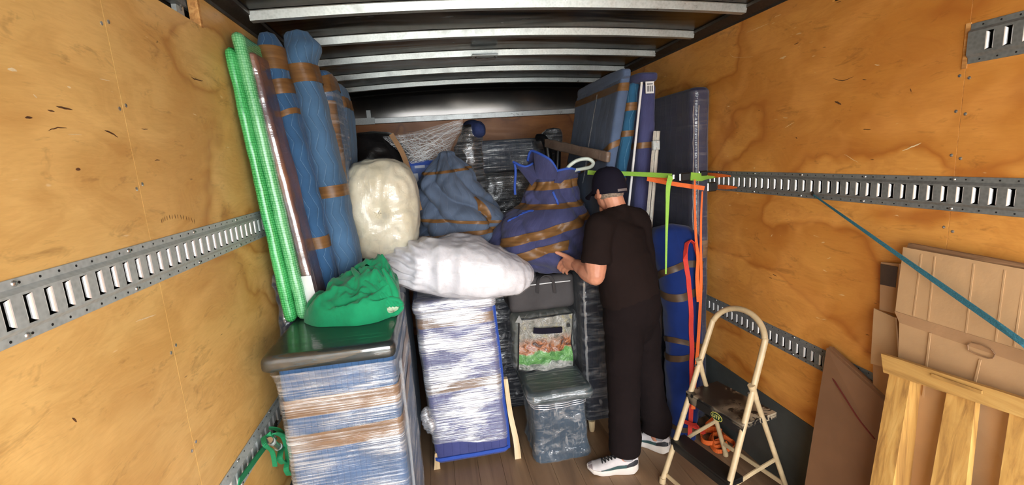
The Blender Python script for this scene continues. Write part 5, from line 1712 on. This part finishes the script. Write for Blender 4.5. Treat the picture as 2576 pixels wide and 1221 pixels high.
for p, q in ((RLt, RL), (RRt, RR)):
    mb = MB(); mb.tube([p + (p - q).normalized() * .02, q + V((0, 0, .01))], .0125, 12); rl_ = mb.build('rear_leg', M_LADDER, t, smooth=True, sharp=60)
    mb = MB(); d_ = (q - p).normalized()
    mb.tube([p - d_ * .028, p + d_ * .05], [.0175, .0145], 10); mb.build('pivot_sleeve', M_LADDER, rl_, smooth=True, sharp=50)
    mb = MB(); mb.tube([q, q + V((-.003, 0, .025))], .016, 10); mb.build('rubber_foot', M_LADDER, rl_, smooth=True, sharp=50)
    mb = MB(); mb.tube([p + V((-.03, 0, -.012)), p + V((.02, 0, .004))], .005, 8); mb.build('pivot_bolt', M_STEELD, rl_)
def fpt(s_, z): # on the front frame, s_ 0 left .. 1 right
    a = FL.lerp(TL, z / .859); b = FR.lerp(TR, z / .859); return a.lerp(b, s_)
def rpt(s_, z):
    a = RL.lerp(RLt, z / .659); b = RR.lerp(RRt, z / .659); return a.lerp(b, s_)
def tread(z, depth, drop, mat, name):
    a, b = fpt(-.03, z), fpt(1.03, z)
    back = V((-(b - a).y, (b - a).x, 0)).normalized()
    if back.x < 0: back = -back
    mb = MB()
    o_ = a - back * .022
    ex = (b - a)
    poly = [o_, o_ + ex, o_ + ex + back * depth, o_ + back * depth]
    mb.prism([p + V((0, 0, -.004)) for p in poly], (0, 0, .014))
    mb.prism([o_ + V((0, 0, -drop)), o_ + ex + V((0, 0, -drop)), o_ + ex, o_], back * .008)
    mb.prism([o_ + V((0, 0, -.02)), o_ + back * depth + V((0, 0, -.02)), o_ + back * depth, o_], ex.normalized() * .006)
    mb.prism([o_ + ex + V((0, 0, -.02)), o_ + ex + back * depth + V((0, 0, -.02)), o_ + ex + back * depth, o_ + ex], ex.normalized() * -.006)
    return mb.build(name, mat, t), o_, ex, back
ut, o_, ex, bk_ = tread(.50, .225, .05, M_TREAD, 'upper_tread')
lt, o2_, ex2, bk2 = tread(.235, .095, .04, M_STEPBLK, 'lower_tread')
# maker's badge on the upper tread's lip: LITE
def oval(c, ax, up, nrm, a_, b_, dep):
    mb = MB(); mb.prism([c + ax * (a_ * cos(2 * pi * j / 28)) + up * (b_ * sin(2 * pi * j / 28)) for j in range(28)], nrm * dep); return mb
n_ = -bk_
cbad = o_ + ex * .58 + V((0, 0, -.030)) + n_ * .0004
exn = ex.normalized()
oval(cbad, exn, V((0, 0, 1)), n_, .036, .021, .0012).build('badge_rim', plain('badge_yellow', srgb(206, 198, 96), .5), ut)
oval(cbad + n_ * .0012, exn, V((0, 0, 1)), n_, .033, .018, .0008).build('badge_face', plain('badge_green', srgb(20, 46, 30), .5), ut)
tcv = bpy.data.curves.new('LITE', 'FONT'); tcv.body = 'LITE'; tcv.size = .026; tcv.align_x = 'CENTER'; tcv.align_y = 'CENTER'; tcv.extrude = .0006
tob = bpy.data.objects.new('tmp', tcv); COL.objects.link(tob)
ev = tob.evaluated_get(bpy.context.evaluated_depsgraph_get()); me_ = ev.to_mesh()
O_ = cbad + n_ * .0024
tv = [O_ + exn * v_.co.x + V((0, 0, 1)) * v_.co.y + n_ * v_.co.z for v_ in me_.vertices]
tf = [tuple(p_.vertices) for p_ in me_.polygons]
ev.to_mesh_clear(); bpy.data.objects.remove(tob); bpy.data.curves.remove(tcv)
obj('badge_lettering', tv, tf, plain('badge_letter', srgb(214, 204, 110), .5), ut, smooth=False)
# braces
for s_ in (0, 1):
    mb = MB(); mb.strap([fpt(s_, .20), fpt(s_, .20).lerp(rpt(s_, .26), .5) + V((0, 0, .004)), rpt(s_, .26)], .011, .003, V((0, 0, 1))); mb.build('side_brace', M_LADDER, t)
    mb = MB(); mb.strap([fpt(s_, .50) + bk_ * .19 + V((0, 0, -.004)), rpt(s_, .485)], .010, .003, V((0, 0, 1))); mb.build('tread_link', M_LADDER, t)
mb = MB(); mb.strap([rpt(0, .10), rpt(1, .10)], .012, .003, V((0, 0, 1))); mb.build('rear_crossbar', M_LADDER, t)
mb = MB(); mb.strap([fpt(0, .05), fpt(1, .05)], .012, .003, V((0, 0, 1))); mb.build('front_crossbar', M_LADDER, t)

# ------------------------------------------------------------------ boards, cardboard and pallet by the right wall
def sheet(name, pts, mat, parent, th=.006, sub=1):
    """flat piece through (u, v, X) corners, thickened towards the wall"""
    P = [atx(*q) for q in pts]
    nrm = (P[1] - P[0]).cross(P[2] - P[0]).normalized()
    if nrm.x < 0: nrm = -nrm
    mb = MB(); mb.prism(P, nrm * th); return mb.build(name, mat, parent)
t = thing('hardboard_stack', (1.45, 1.3, 0), 'stack of brown hardboard sheets leaning behind the pallet', 'boards')
def hsheet(dx, dz, mat):
    tlp = V((1.640 + dx, 1.640, .905 + dz)); trp = V((1.640 + dx, 1.405, .815 + dz)); tr2 = V((1.640 + dx, .70, .545 + dz))
    mb = MB(); mb.prism([tlp, trp, tr2, V((1.52 + dx, .70, .003)), V((1.50 + dx, 1.60, .003))], (.011, 0, 0)); return mb.build('board', mat, t)
for k_ in range(3): hsheet(.0125 * k_ - .012, .005 * (k_ % 2), M_HARD)
t = thing('cord', atx(2085, 938, 1.62), 'thin dark red cord hanging across the brown hardboard', 'cord')
mb = MB(); mb.tube(spline([atx(2078, 925, 1.672), atx(2090, 945, 1.62), atx(2125, 1000, 1.59), atx(2160, 1055, 1.565), atx(2200, 1105, 1.54)], 6), .0028, 6); mb.build('cord_line', M_ROPE, t)

t = thing('flattened_carton', (1.62, 1.1, .2), 'flattened brown cardboard carton with hand hole, propped behind the pallet', 'carton', 'flattened cardboard cartons')
sheet('upper_panel', [(2272, 622, 1.625), (2640, 690, 1.625), (2640, 905, 1.60), (2252, 783, 1.60)], M_CARD, t, .008)
sheet('torn_edge_layer', [(2285, 612, 1.635), (2640, 676, 1.635), (2640, 700, 1.635), (2276, 640, 1.635)], M_CARDE, t, .012)
lo = sheet('lower_panel', [(2262, 808, 1.590), (2640, 935, 1.590), (2640, 1330, 1.545), (2250, 1330, 1.545)], M_CARD, t, .008)
sheet('fold_flange', [(2250, 783, 1.598), (2640, 903, 1.598), (2640, 940, 1.588), (2262, 812, 1.588)], M_CARD2, t, .007)
# raised crease ribs and the hand-hole flap
for u0, v0_, u1, v1_ in ((2318, 640, 2298, 795), (2352, 645, 2335, 808), (2450, 664, 2430, 838), (2528, 680, 2505, 860), (2576, 700, 2552, 872)):
    a, b = atx(u0, v0_, 1.623), atx(u1, v1_, 1.599)
    mb = MB(); mb.strap([a, a.lerp(b, .5), b], .0025, .0005, V((0, 1, 0))); mb.build('crease', M_CARD, t)
hh = [(2434, 868), (2444, 862), (2470, 868), (2494, 880), (2503, 892), (2498, 902), (2486, 902), (2456, 892), (2436, 882)]
mb = MB(); mb.tube([atx(u, v, 1.583) for u, v in hh + hh[:1]], .0022, 6); mb.build('hand_hole_edge', M_CARDE, lo)
for u0, v0_, u1, v1_ in ((2340, 838, 2322, 1000), (2466, 905, 2448, 985)):
    a, b = atx(u0, v0_, 1.586), atx(u1, v1_, 1.568)
    mb = MB(); mb.strap([a, b], .003, .001, V((0, 1, 0))); mb.build('crease', M_CARD, t)
t = thing('flattened_carton', (1.655, 1.42, .6), 'older cardboard carton with a dark tape end, sticking out behind the larger one', 'carton', 'flattened cardboard cartons')
sheet('end_panel', [(2216, 660, 1.668), (2262, 664, 1.668), (2254, 790, 1.652), (2212, 780, 1.652)], M_CARD2, t, .012)
sheet('dark_tape', [(2215, 664, 1.664), (2258, 672, 1.664), (2252, 724, 1.658), (2214, 716, 1.658)], M_TAPED, t, .002)
sheet('side_flap', [(2198, 776, 1.640), (2252, 800, 1.640), (2262, 935, 1.612), (2190, 915, 1.612)], M_CARD, t, .007)
sheet('back_panel', [(2196, 905, 1.658), (2300, 930, 1.658), (2300, 1330, 1.60), (2196, 1330, 1.60)], M_CARD2, t, .008)

# wooden pallet standing on edge
t = thing('pallet', (1.45, 1.1, 0), 'bare pine pallet standing on edge, leaning on the cardboard', 'pallet')
def px_plane(u, v, X0, X1, Z1):
    """pixel on the leaning plane X = X0 at z 0 to X1 at z Z1"""
    d = RIGHT * ((u - 1288) / FPX) + DOWN * ((v - 610.5) / FPX) + FWD
    # X0 + (X1-X0) * z / Z1 = s d.x ; z = CAM_H + s d.z
    s_ = (X0 + (X1 - X0) * CAM_H / Z1) / (d.x - (X1 - X0) / Z1 * d.z)
    return V((0, 0, CAM_H)) + d * s_
PX = lambda u, v, o=0.: px_plane(u, v, 1.40 + o, 1.53 + o, .95)
def board(name, quad, th, mat):
    P = [V(q) for q in quad]; nrm = (P[1] - P[0]).cross(P[2] - P[0]).normalized()
    if nrm.x > 0: nrm = -nrm
    n_ = 10
    # slightly wavy sawn edges
    mb = MB(); top_ = []; bot_ = []
    for j in range(n_ + 1):
        f = j / n_
        a = P[0].lerp(P[3], f); b = P[1].lerp(P[2], f); w_ = (b - a).normalized()
        a = a + w_ * .002 * nz(a, 9., 1.); b = b + w_ * .002 * nz(b, 9., 5.)
        top_.append(a); bot_.append(b)
    poly = top_ + bot_[::-1]
    vs = poly + [p + nrm * -th for p in poly]; k = len(poly)
    fs = [(j, k - 1 - j, k - 2 - j, j + 1) for j in range(n_)] + [(k + j, k + j + 1, 2 * k - 2 - j, 2 * k - 1 - j) for j in range(n_)]
    fs += [(i, (i + 1) % k, k + (i + 1) % k, k + i) for i in range(k)]
    return obj(name, vs, fs, mat, t, smooth=False)
board('top_rail', [PX(2216, 890, -.02), PX(2222, 938, -.02), PX(2700, 1092, -.02), PX(2700, 1046, -.02)], .022, M_PINEY)
def slat(u0, u1, vt, ub0, ub1, nm='slat', o=0., th=.02):
    a, b = PX(u0, vt, o), PX(u1, vt + (u1 - u0) * .3, o); c, d = PX(ub1, 1221, o), PX(ub0, 1221, o)
    f0 = (a.z - .003) / (a.z - d.z); f1 = (b.z - .003) / (b.z - c.z)
    return board(nm, [a, a + (d - a) * f0, b + (c - b) * f1, b], th, M_PINE)
slat(2243, 2296, 905, 2188, 2246, 'block_slat', .0, .075)
slat(2388, 2458, 950, 2340, 2430)
slat(2545, 2630, 1000, 2512, 2600)
board('back_rail', [PX(2240, 925, .055), PX(2240, 965, .055), PX(2700, 1110, .055), PX(2700, 1075, .055)], .02, M_PINEY)
board('bottom_rail', [V((1.372, 1.50, .06)), V((1.365, 1.50, .0)), V((1.365, .72, .0)), V((1.372, .72, .06))], .022, M_PINEY)
# splinter strips on the rail
mb = MB(); mb.prism([PX(2345, 948, -.024), PX(2472, 992, -.024), PX(2472, 984, -.024), PX(2345, 940, -.024)], (-.004, 0, 0)); mb.build('splinter', M_PINEY, t)
# teal strap across the cartons
t = thing('teal_strap', atx(2045, 492, 1.674), 'teal webbing strap slanting from the wall track over the cardboard', 'strap')
A_, B_ = atx(2045, 490, 1.672), atx(2130, 550, 1.62)
dd = B_ - A_
P = [A_, B_, atx(2250, 635, 1.592), atx(2400, 741, 1.560), atx(2500, 811, 1.538), atx(2576, 865, 1.522), V((1.55, .62, 1.00)), V((1.668, .33, .83))]
mb = MB(); mb.strap(P, [.003, .005, .0070, .0090, .0090, .0085, .0085, .0085], .0016, V((.15, .25, 1))); mb.build('webbing', M_TEALW, t)
mb = MB(); mb.tube([A_ + V((.012, .01, .012)), A_ + V((-.002, 0, 0)), A_ + dd * .02], .006, 8); mb.build('hook', M_STEELD, t)

# ------------------------------------------------------------------ green strap at the lower left track
t = thing('green_strap', (XL + .02, 1.55, .75), 'green strap with a silver ratchet hanging off the lower left track', 'strap')
gx = lambda u, v, o=.0: atx(u, v, XL + .03 + o)
mb = MB(); mb.strap(spline([gx(600, 1215), gx(640, 1160), gx(672, 1118), gx(690, 1098, .02)], 5), .017, .002, V((.3, .1, 1))); mb.build('webbing', M_GRNW, t)
mb = MB(); mb.tube([gx(678, 1108, .045), gx(704, 1128, .045)], .012, 14); rt = mb.build('ratchet_drum', M_CHROME, t, smooth=True, sharp=50)
for (u, v) in ((682, 1111), (700, 1125)):
    mb = MB(); a = gx(u, v, .045); b = gx(u + 3, v + 2, .045); mb.tube([a, b], .0145, 14); mb.build('drum_flange', M_GALV, rt, smooth=True, sharp=50)
mb = MB(); mb.strap(spline([gx(672, 1100, .03), gx(690, 1092, .06), gx(712, 1098, .07), gx(722, 1125, .075), gx(726, 1152, .07), gx(716, 1166, .06), gx(704, 1156, .06), gx(706, 1138, .06), gx(712, 1120, .05)], 6), .012, .002, V((.9, -.3, .3))); mb.build('looped_tail', M_GRNW, t)
mb = MB(); mb.strap(spline([gx(676, 1078, .02), gx(700, 1082, .05), gx(716, 1104, .06), gx(724, 1150, .07), gx(720, 1180, .07), gx(728, 1196, .07)], 6), .011, .002, V((.9, -.3, .3))); mb.build('hanging_tail', M_GRNW, t)
mb = MB(); mb.strap(spline([gx(662, 1100, .02), gx(668, 1122, .04), gx(684, 1136, .05), gx(690, 1160, .05), gx(692, 1174, .05)], 6), .009, .002, V((.9, -.3, .2))); mb.build('knotted_tail', M_GRNW, t)
mb = MB(); mb.tube([gx(694, 1060, -.02), gx(690, 1090, .0), gx(690, 1100, .02)], .006, 8); mb.build('hook', M_STEELD, t)

# ------------------------------------------------------------------ the person
FT = V((-.61, .79, 0)); LT = V((-.79, -.61, 0)); UPV = V((0, 0, 1))
t = thing('person', (1.06, 2.34, 0), 'person in dark cap, black t-shirt and trousers, bent forward to lift the violet bundle', 'person')
hc = at(1532, 478, 2.48)
FH = V((-.34, .93, -.14)).normalized(); LH = UPV.cross(FH).normalized(); UH = FH.cross(LH)
HM = Matrix((LH, FH, UH)).transposed().to_4x4()      # local x = his left, y = forward, z = up
H = lambda x, y, z: hc + LH * x + FH * y + UH * z
LSH, RSH = at(1506, 572, 2.31), at(1599, 558, 2.53)
LEL, LWR = at(1497, 696, 2.27), at(1452, 667, 2.44)
PEL = at(1588, 735, 2.38)
mb = MB()
# head: skull, jaw, nose, brow, ears, lips
ball(mb, hc + UH * .028, (.076, .096, .092), 18, HM)
ball(mb, H(0, .022, -.045), (.056, .066, .068), 16, HM)
limb(mb, [(H(0, .075, -.095), .020), (H(0, .082, -.105), .016)], 10)
limb(mb, [(H(0, .098, .005), .009), (H(0, .115, -.028), .013), (H(0, .104, -.034), .010)], 10)
limb(mb, [(H(-.040, .078, .018), .010), (H(0, .088, .016), .012), (H(.040, .078, .018), .010)], 10)
limb(mb, [(H(-.018, .082, -.066), .006), (H(0, .088, -.065), .008), (H(.018, .082, -.066), .006)], 8)
for s_ in (-1, 1):
    ball(mb, H(s_ * .083, -.008, -.012), (.009, .021, .034), 12, HM)
    ball(mb, H(s_ * .080, .004, -.030), (.010, .012, .014), 10, HM)
nb = at(1552, 535, 2.44)
limb(mb, [(H(0, -.018, -.04), .058), (hc.lerp(nb, .62) + V((.004, -.005, 0)), .057), (nb, .060), (nb + V((.0, .02, -.06)), .055)], 14)
# trunk and legs (under the clothes)
sp = [(nb + V((.0, .01, -.09)), .10, .060, LT), (at(1556, 585, 2.42), .165, .095, LT), (at(1570, 640, 2.41), .155, .105, LT), (at(1580, 690, 2.39), .15, .105, LT), (PEL, .155, .11, LT)]
limb(mb, sp, 16)
LHP, RHP = PEL + LT * .085 + V((0, 0, -.06)), PEL - LT * .085 + V((0, 0, -.06))
LKN, RKN = V((.955, 2.275, .53)), V((1.165, 2.435, .53))
LAN, RAN = V((.935, 2.236, .085)), V((1.195, 2.372, .085))
limb(mb, [(LHP, .082), (LKN, .056), (LKN + V((-.005, -.02, -.14)), .054), (LAN, .032)], 14)
limb(mb, [(RHP, .082), (RKN, .056), (RKN + V((.01, -.03, -.14)), .054), (RAN, .032)], 14)
for an, dr in ((LAN, V((-.97, .22, 0))), (RAN, V((-.63, .77, 0)))):
    limb(mb, [(an + dr * -.02 + V((0, 0, -.04)), .024), (an + dr * .07 + V((0, 0, -.052)), .020), (an + dr * .14 + V((0, 0, -.058)), .015)], 10)
# left arm and hand
limb(mb, [(LSH, .060), (LSH.lerp(LEL, .5) + V((-.010, -.008, 0)), .060), (LSH.lerp(LEL, .8), .058), (LEL + V((.004, -.004, .012)), .050)], 14)
limb(mb, [(LEL, .050), (LEL.lerp(LWR, .35), .053), (LEL.lerp(LWR, .75), .041), (LWR, .034)], 14)
def hand(W, K, out, thumb, fingers):
    """W wrist, K knuckle centre, out: direction across the knuckles"""
    limb(mb, [(W, .031, .025, out), (W.lerp(K, .5), .041, .023, out), (K, .043, .019, out)], 14)
    for f in fingers + [thumb]:
        n_ = len(f)
        limb(mb, [(p, r) for p, r in f], 10)
KN = at(1424, 663, 2.535)
fing = []
for (r0, m0, m1, tp_, rad) in (((1419, 653, 2.535), (1409, 661, 2.575), (1405, 669, 2.590), (1404, 675, 2.60), .0108),
                               ((1424, 661, 2.53), (1413, 669, 2.57), (1409, 676, 2.590), (1410, 681, 2.60), .0110),
                               ((1429, 668, 2.525), (1419, 676, 2.56), (1416, 682, 2.58), (1417, 686, 2.59), .0106),
                               ((1435, 674, 2.515), (1427, 681, 2.545), (1425, 686, 2.56), (1427, 689, 2.57), .0096)):
    fing.append([(at(*r0), rad * 1.08), (at(*m0), rad), (at(*m1), rad * .94), (at(*tp_), rad * .84)])
th = [(at(1440, 657, 2.475), .021), (at(1426, 646, 2.51), .0145), (at(1412, 640, 2.535), .0130), (at(1399, 635, 2.55), .0105)]
hand(LWR, KN, (at(1418, 650, 2.535) - at(1436, 676, 2.51)).normalized(), th, fing)
# right arm reaching round the far side of the bundle
REL, RWR = at(1560, 650, 2.68), at(1505, 600, 2.66)
REL = RSH + V((-.09, .13, -.24)); RWR = REL + V((-.15, .02, .12)); RKN_ = RWR + V((-.085, .015, .01))
limb(mb, [(RSH, .062), (RSH.lerp(REL, .5), .054), (REL, .046)], 14)
limb(mb, [(REL, .046), (REL.lerp(RWR, .35), .046), (RWR, .030)], 14)
fing = []
for j, (dz, L_) in enumerate(((.030, .075), (.010, .082), (-.010, .078), (-.030, .062))):
    r0 = RKN_ + V((0, 0, dz)); fing.append([(r0, .0105), (r0 + V((-L_ * .5, -.004, 0)), .0098), (r0 + V((-L_ * .8, -.016, -.004)), .0092), (r0 + V((-L_, -.034, -.006)), .0082)])
th = [(RWR + V((-.03, -.012, .02)), .016), (RWR + V((-.06, -.038, .03)), .0125), (RWR + V((-.095, -.05, .03)), .0095)]
hand(RWR, RKN_, V((0, 0, 1)), th, fing)
body_ = remesh('body', mb, .0042, M_SKIN, t, 4)
# eyes
for s_ in (-1, 1):
    m2 = MB(); ball(m2, H(s_ * .031, .083, .002), .011, 10); m2.build('eye', M_EYE, t, smooth=True, sharp=90)
# hair below the cap
m2 = MB()
ball(m2, hc + UH * .020 + FH * -.006, (.0805, .098, .094), 20, HM)
vs, fs = [], []
hv = [(p - hc) for p in m2.v]
keep = [(-.062 < p.dot(UH) < .05 and p.dot(FH) < .035) for p in hv]
fs = [f for f in m2.f if all(keep[i] for i in f)]
obj('hair', m2.v, fs, M_HAIR, t)
# cap: crown, brim, strap, button
vs, fs = [], []
nu, nv = 40, 14
for i in range(nv + 1):
    e = i / nv
    for j in range(nu):
        a = 2 * pi * j / nu
        low = -.004 - .024 * (.5 - .5 * sin(a))        # dips lower at the back
        z = low + (.128 - low) * sin(e * pi / 2)
        r_ = cos(e * pi / 2) ** .62
        vs.append(H(.0905 * r_ * cos(a), (.110 * r_) * sin(a) - .004, z + .004 * nz(V((cos(a) * 2, sin(a) * 2, e * 2)), 1., 3.)))
for i in range(nv):
    for j in range(nu):
        a, b = i * nu + j, i * nu + (j + 1) % nu
        fs.append((a, b, b + nu, a + nu))
cap = obj('cap', vs, fs, M_CAP, t)
vs, fs = [], []
for s2 in (0, 1):
    for i in range(9):
        for j in range(17):
            a = pi * (.12 + .76 * j / 16); k2 = i / 8
            x = cos(a) * (.088 + .004 * k2); y = sin(a) * .108 + k2 * .075 * sin(a) ** .7
            vs.append(H(x, y, .008 + .012 * k2 * 0 - .022 * k2 - .030 * (x / .09) ** 2 * k2 - .003 * s2))
for s2 in (0, 1):
    for i in range(8):
        for j in range(16):
            a = s2 * 153 + i * 17 + j
            fs.append((a, a + 17, a + 18, a + 1) if s2 == 0 else (a, a + 1, a + 18, a + 17))
for j in range(16):
    a = 8 * 17 + j; fs.append((a, a + 153, a + 154, a + 1))
obj('brim', vs, fs, M_CAP, cap)
m2 = MB(); m2.strap([H(.0915 * cos(a), .111 * sin(a) - .005, -.012) for a in [radians(252 + 5 * j) for j in range(9)]], .007, .0016, UH); m2.build('back_strap', plain('grey_strap', srgb(110, 100, 98), .6), cap)
m2 = MB(); ball(m2, H(0, -.004, .129), (.007, .007, .004), 10); m2.build('button', M_CAP, cap, smooth=True, sharp=90)
# t-shirt
m2 = MB()
limb(m2, [(nb + V((.004, .0, -.012)), .070, .062, LT), (nb + V((.008, -.004, -.05)), .135, .082, LT), (at(1556, 582, 2.425), .195, .112, LT), (at(1566, 630, 2.415), .195, .126, LT), (at(1574, 680, 2.40), .192, .140, LT), (at(1582, 722, 2.385), .196, .152, LT), (at(1584, 750, 2.38), .190, .150, LT)], 24)
limb(m2, [(nb + V((.006, -.004, -.030)), .066), (nb.lerp(LSH, .5) + V((0, 0, -.012)), .068), (LSH, .070)], 14)
limb(m2, [(nb + V((.006, -.004, -.030)), .068), (nb.lerp(RSH, .5) + V((.01, -.01, -.010)), .074), (RSH + V((.0, -.01, 0)), .076)], 14)
limb(m2, [(RSH + V((0, -.02, -.01)), .078), (at(1606, 640, 2.46), .09), (at(1610, 700, 2.44), .10)], 14)
limb(m2, [(nb + V((.006, -.010, .004)), .062, .056, LT), (nb + V((.008, -.012, -.06)), .09, .08, LT)], 16)
SLE = LSH.lerp(LEL, .70)
limb(m2, [(LSH + V((.05, .04, .0)), .075), (LSH + V((.0, 0, -.01)), .078), (LSH.lerp(LEL, .4), .074), (SLE, .078), (SLE.lerp(LEL, .10), .078)], 16, 4, .15)
limb(m2, [(RSH + V((-.04, -.04, 0)), .075), (RSH, .076), (RSH.lerp(REL, .62), .074)], 16)
def wr(sx, amp, s_):
    def d(p, n):
        return amp * ridge(V((p.x * 1.0, p.y * 1.0, p.z * sx)), 6., s_) + amp * .5 * nz(p, 16., s_ + 3)
    return d
remesh('t_shirt', m2, .008, M_TEE, t, 5, wr(1.6, .0055, 3.))
m2 = MB(); ring_ = [nb + V((.004, 0, -.006)) + LT * (.066 * cos(a)) + FT * (.056 * sin(a)) + V((0, 0, .010 * -sin(a))) for a in [2 * pi * j / 24 for j in range(25)]]
m2.tube(ring_, .006, 8); m2.build('collar', M_TEE, t, smooth=True, sharp=80)
# trousers
m2 = MB()
limb(m2, [(PEL + V((0, 0, .06)), .170, .128, LT), (PEL + V((.0, 0, -.02)), .185, .145, LT), (PEL + V((.004, -.004, -.12)), .185, .145, LT), (PEL + V((0, 0, -.20)), .15, .12, LT)], 24)
for hp, kn, an, o in ((LHP, LKN, LAN, .0), (RHP, RKN, RAN, .0)):
    limb(m2, [(hp + V((0, 0, -.04)), .115), (hp.lerp(kn, .5), .100), (kn, .088), (kn.lerp(an, .5), .083), (an + V((.004, .002, .12)), .083), (an + V((.0, .0, .048)), .084)], 18, 4, .12)
def wt(p, n):
    low = max(0, .34 - p.z) * 2.2
    return .006 * ridge(V((p.x, p.y, p.z * .6)), 7., 5.) + (.004 + .007 * low) * ridge(V((p.x * .5, p.y * .5, p.z * 2.0)), 9., 8.)
remesh('trousers', m2, .009, M_PANTS, t, 4, wt)

# shoes
def shoe(heel, toe):
    heel, toe = V(heel), V(toe)
    X_ = (toe - heel); L = X_.length; X_.normalize(); Y_ = UPV.cross(X_)
    P = lambda x, y, z: heel + X_ * x + Y_ * y + UPV * z
    st = [(0, .016), (.012, .030), (.035, .038), (.08, .039), (.13, .037), (.18, .045), (.22, .048), (.255, .042), (.278, .027), (.29, .008)]
    sc_ = L / .29
    def prof(x, tab):
        for (a, va), (b, vb_) in zip(tab, tab[1:]):
            if x <= b: f = (x - a) / (b - a); f = f * f * (3 - 2 * f); return va + (vb_ - va) * f
        return tab[-1][1]
    botz = [(0, .020), (.03, .004), (.06, .0015), (.20, .0015), (.25, .010), (.29, .030)]
    topz = [(0, .062), (.03, .056), (.08, .046), (.15, .038), (.22, .036), (.29, .046)]
    N_, n_ = 40, 18
    xs = [.29 * i / N_ for i in range(N_ + 1)]
    vs, fs = [], []
    for x in xs:
        w = prof(x, st) * 1.06; b = prof(x, botz); tz = prof(x, topz)
        for y, z in ((-w * .86, b), (-w * 1.02, b + (tz - b) * .35), (-w, tz), (0, tz + .001), (w, tz), (w * 1.02, b + (tz - b) * .35), (w * .86, b), (0, b)):
            vs.append(P(x * sc_, y, z))
    fs = [(i * 8 + j, i * 8 + (j + 1) % 8, (i + 1) * 8 + (j + 1) % 8, (i + 1) * 8 + j) for i in range(N_) for j in range(8)]
    fs += [tuple(range(8))[::-1], tuple(range(N_ * 8, N_ * 8 + 8))]
    hz = [(0, .098), (.02, .120), (.05, .112), (.085, .098), (.12, .105), (.16, .092), (.20, .076), (.25, .062), (.28, .052), (.29, .046)]
    def U(x, a, off=0.):
        w = prof(x, st) * .95 + off; h = prof(x, hz) - prof(x, topz) + off; c = cos(a); s_ = sin(a)
        return P(x * sc_, w * (abs(c) ** .8) * (1 if c > 0 else -1), prof(x, topz) - .004 + h * max(0, s_) ** .75)
    uv_ = [U(x, pi * j / n_) for x in xs for j in range(n_ + 1)]
    uf = [(i * (n_ + 1) + j, i * (n_ + 1) + j + 1, (i + 1) * (n_ + 1) + j + 1, (i + 1) * (n_ + 1) + j) for i in range(N_) for j in range(n_)]
    up = obj('shoe', uv_, uf, M_SHOE, t)
    obj('sole', vs, fs, M_SOLE, up, sharp=50)
    def patch(name, xa, xb, a0, a1, mat, off, tap=0.):
        for sd_ in (0, 1):
            v_, f_ = [], []
            for i in range(13):
                x = xa + (xb - xa) * i / 12
                for j in range(7):
                    a = a0 + (a1 * (1 - tap * i / 12) - a0) * j / 6
                    a = a if sd_ == 0 else pi - a
                    v_.append(U(x, a, off))
            f_ = [(i * 7 + j, i * 7 + j + 1, (i + 1) * 7 + j + 1, (i + 1) * 7 + j) for i in range(12) for j in range(6)]
            obj(name, v_, f_, mat, up)
    patch('heel_panel', .002, .085, .02, .55, M_SHOED, .002, .7)
    patch('side_stripe', .07, .215, .01, .30, M_SHOET, .0025, .6)
    patch('toe_cap', .262, .288, .0, 1.45, plain('mauve_toe', srgb(150, 134, 134), .7), .0015)
    m3 = MB()
    for i in range(5):
        x = .132 + .018 * i
        m3.tube([U(x, pi * (.36 + .28 * j / 6), .003) for j in range(7)], .0035, 6)
        if i < 4: m3.tube([U(x, pi * .38, .003), U(x + .018, pi * .60, .004)], .003, 6)
    m3.tube(spline([U(.128, pi * .5, .006), U(.120, pi * .40, .016), U(.135, pi * .33, .010)], 5), .003, 6)
    m3.tube(spline([U(.128, pi * .5, .006), U(.122, pi * .60, .016), U(.138, pi * .66, .010)], 5), .003, 6)
    m3.build('laces', M_LACE, up, smooth=True, sharp=80)
    m3 = MB(); m3.lathe(P(.058 * sc_, 0, .085), [(.040, 0), (.044, .03), (.045, .075)], 18); m3.build('sock', plain('grey_sock', srgb(150, 148, 150), .9), up, smooth=True, sharp=60)
shoe((1.005, 2.222, 0), (.722, 2.284, 0))
shoe((1.252, 2.312, 0), (1.075, 2.540, 0))
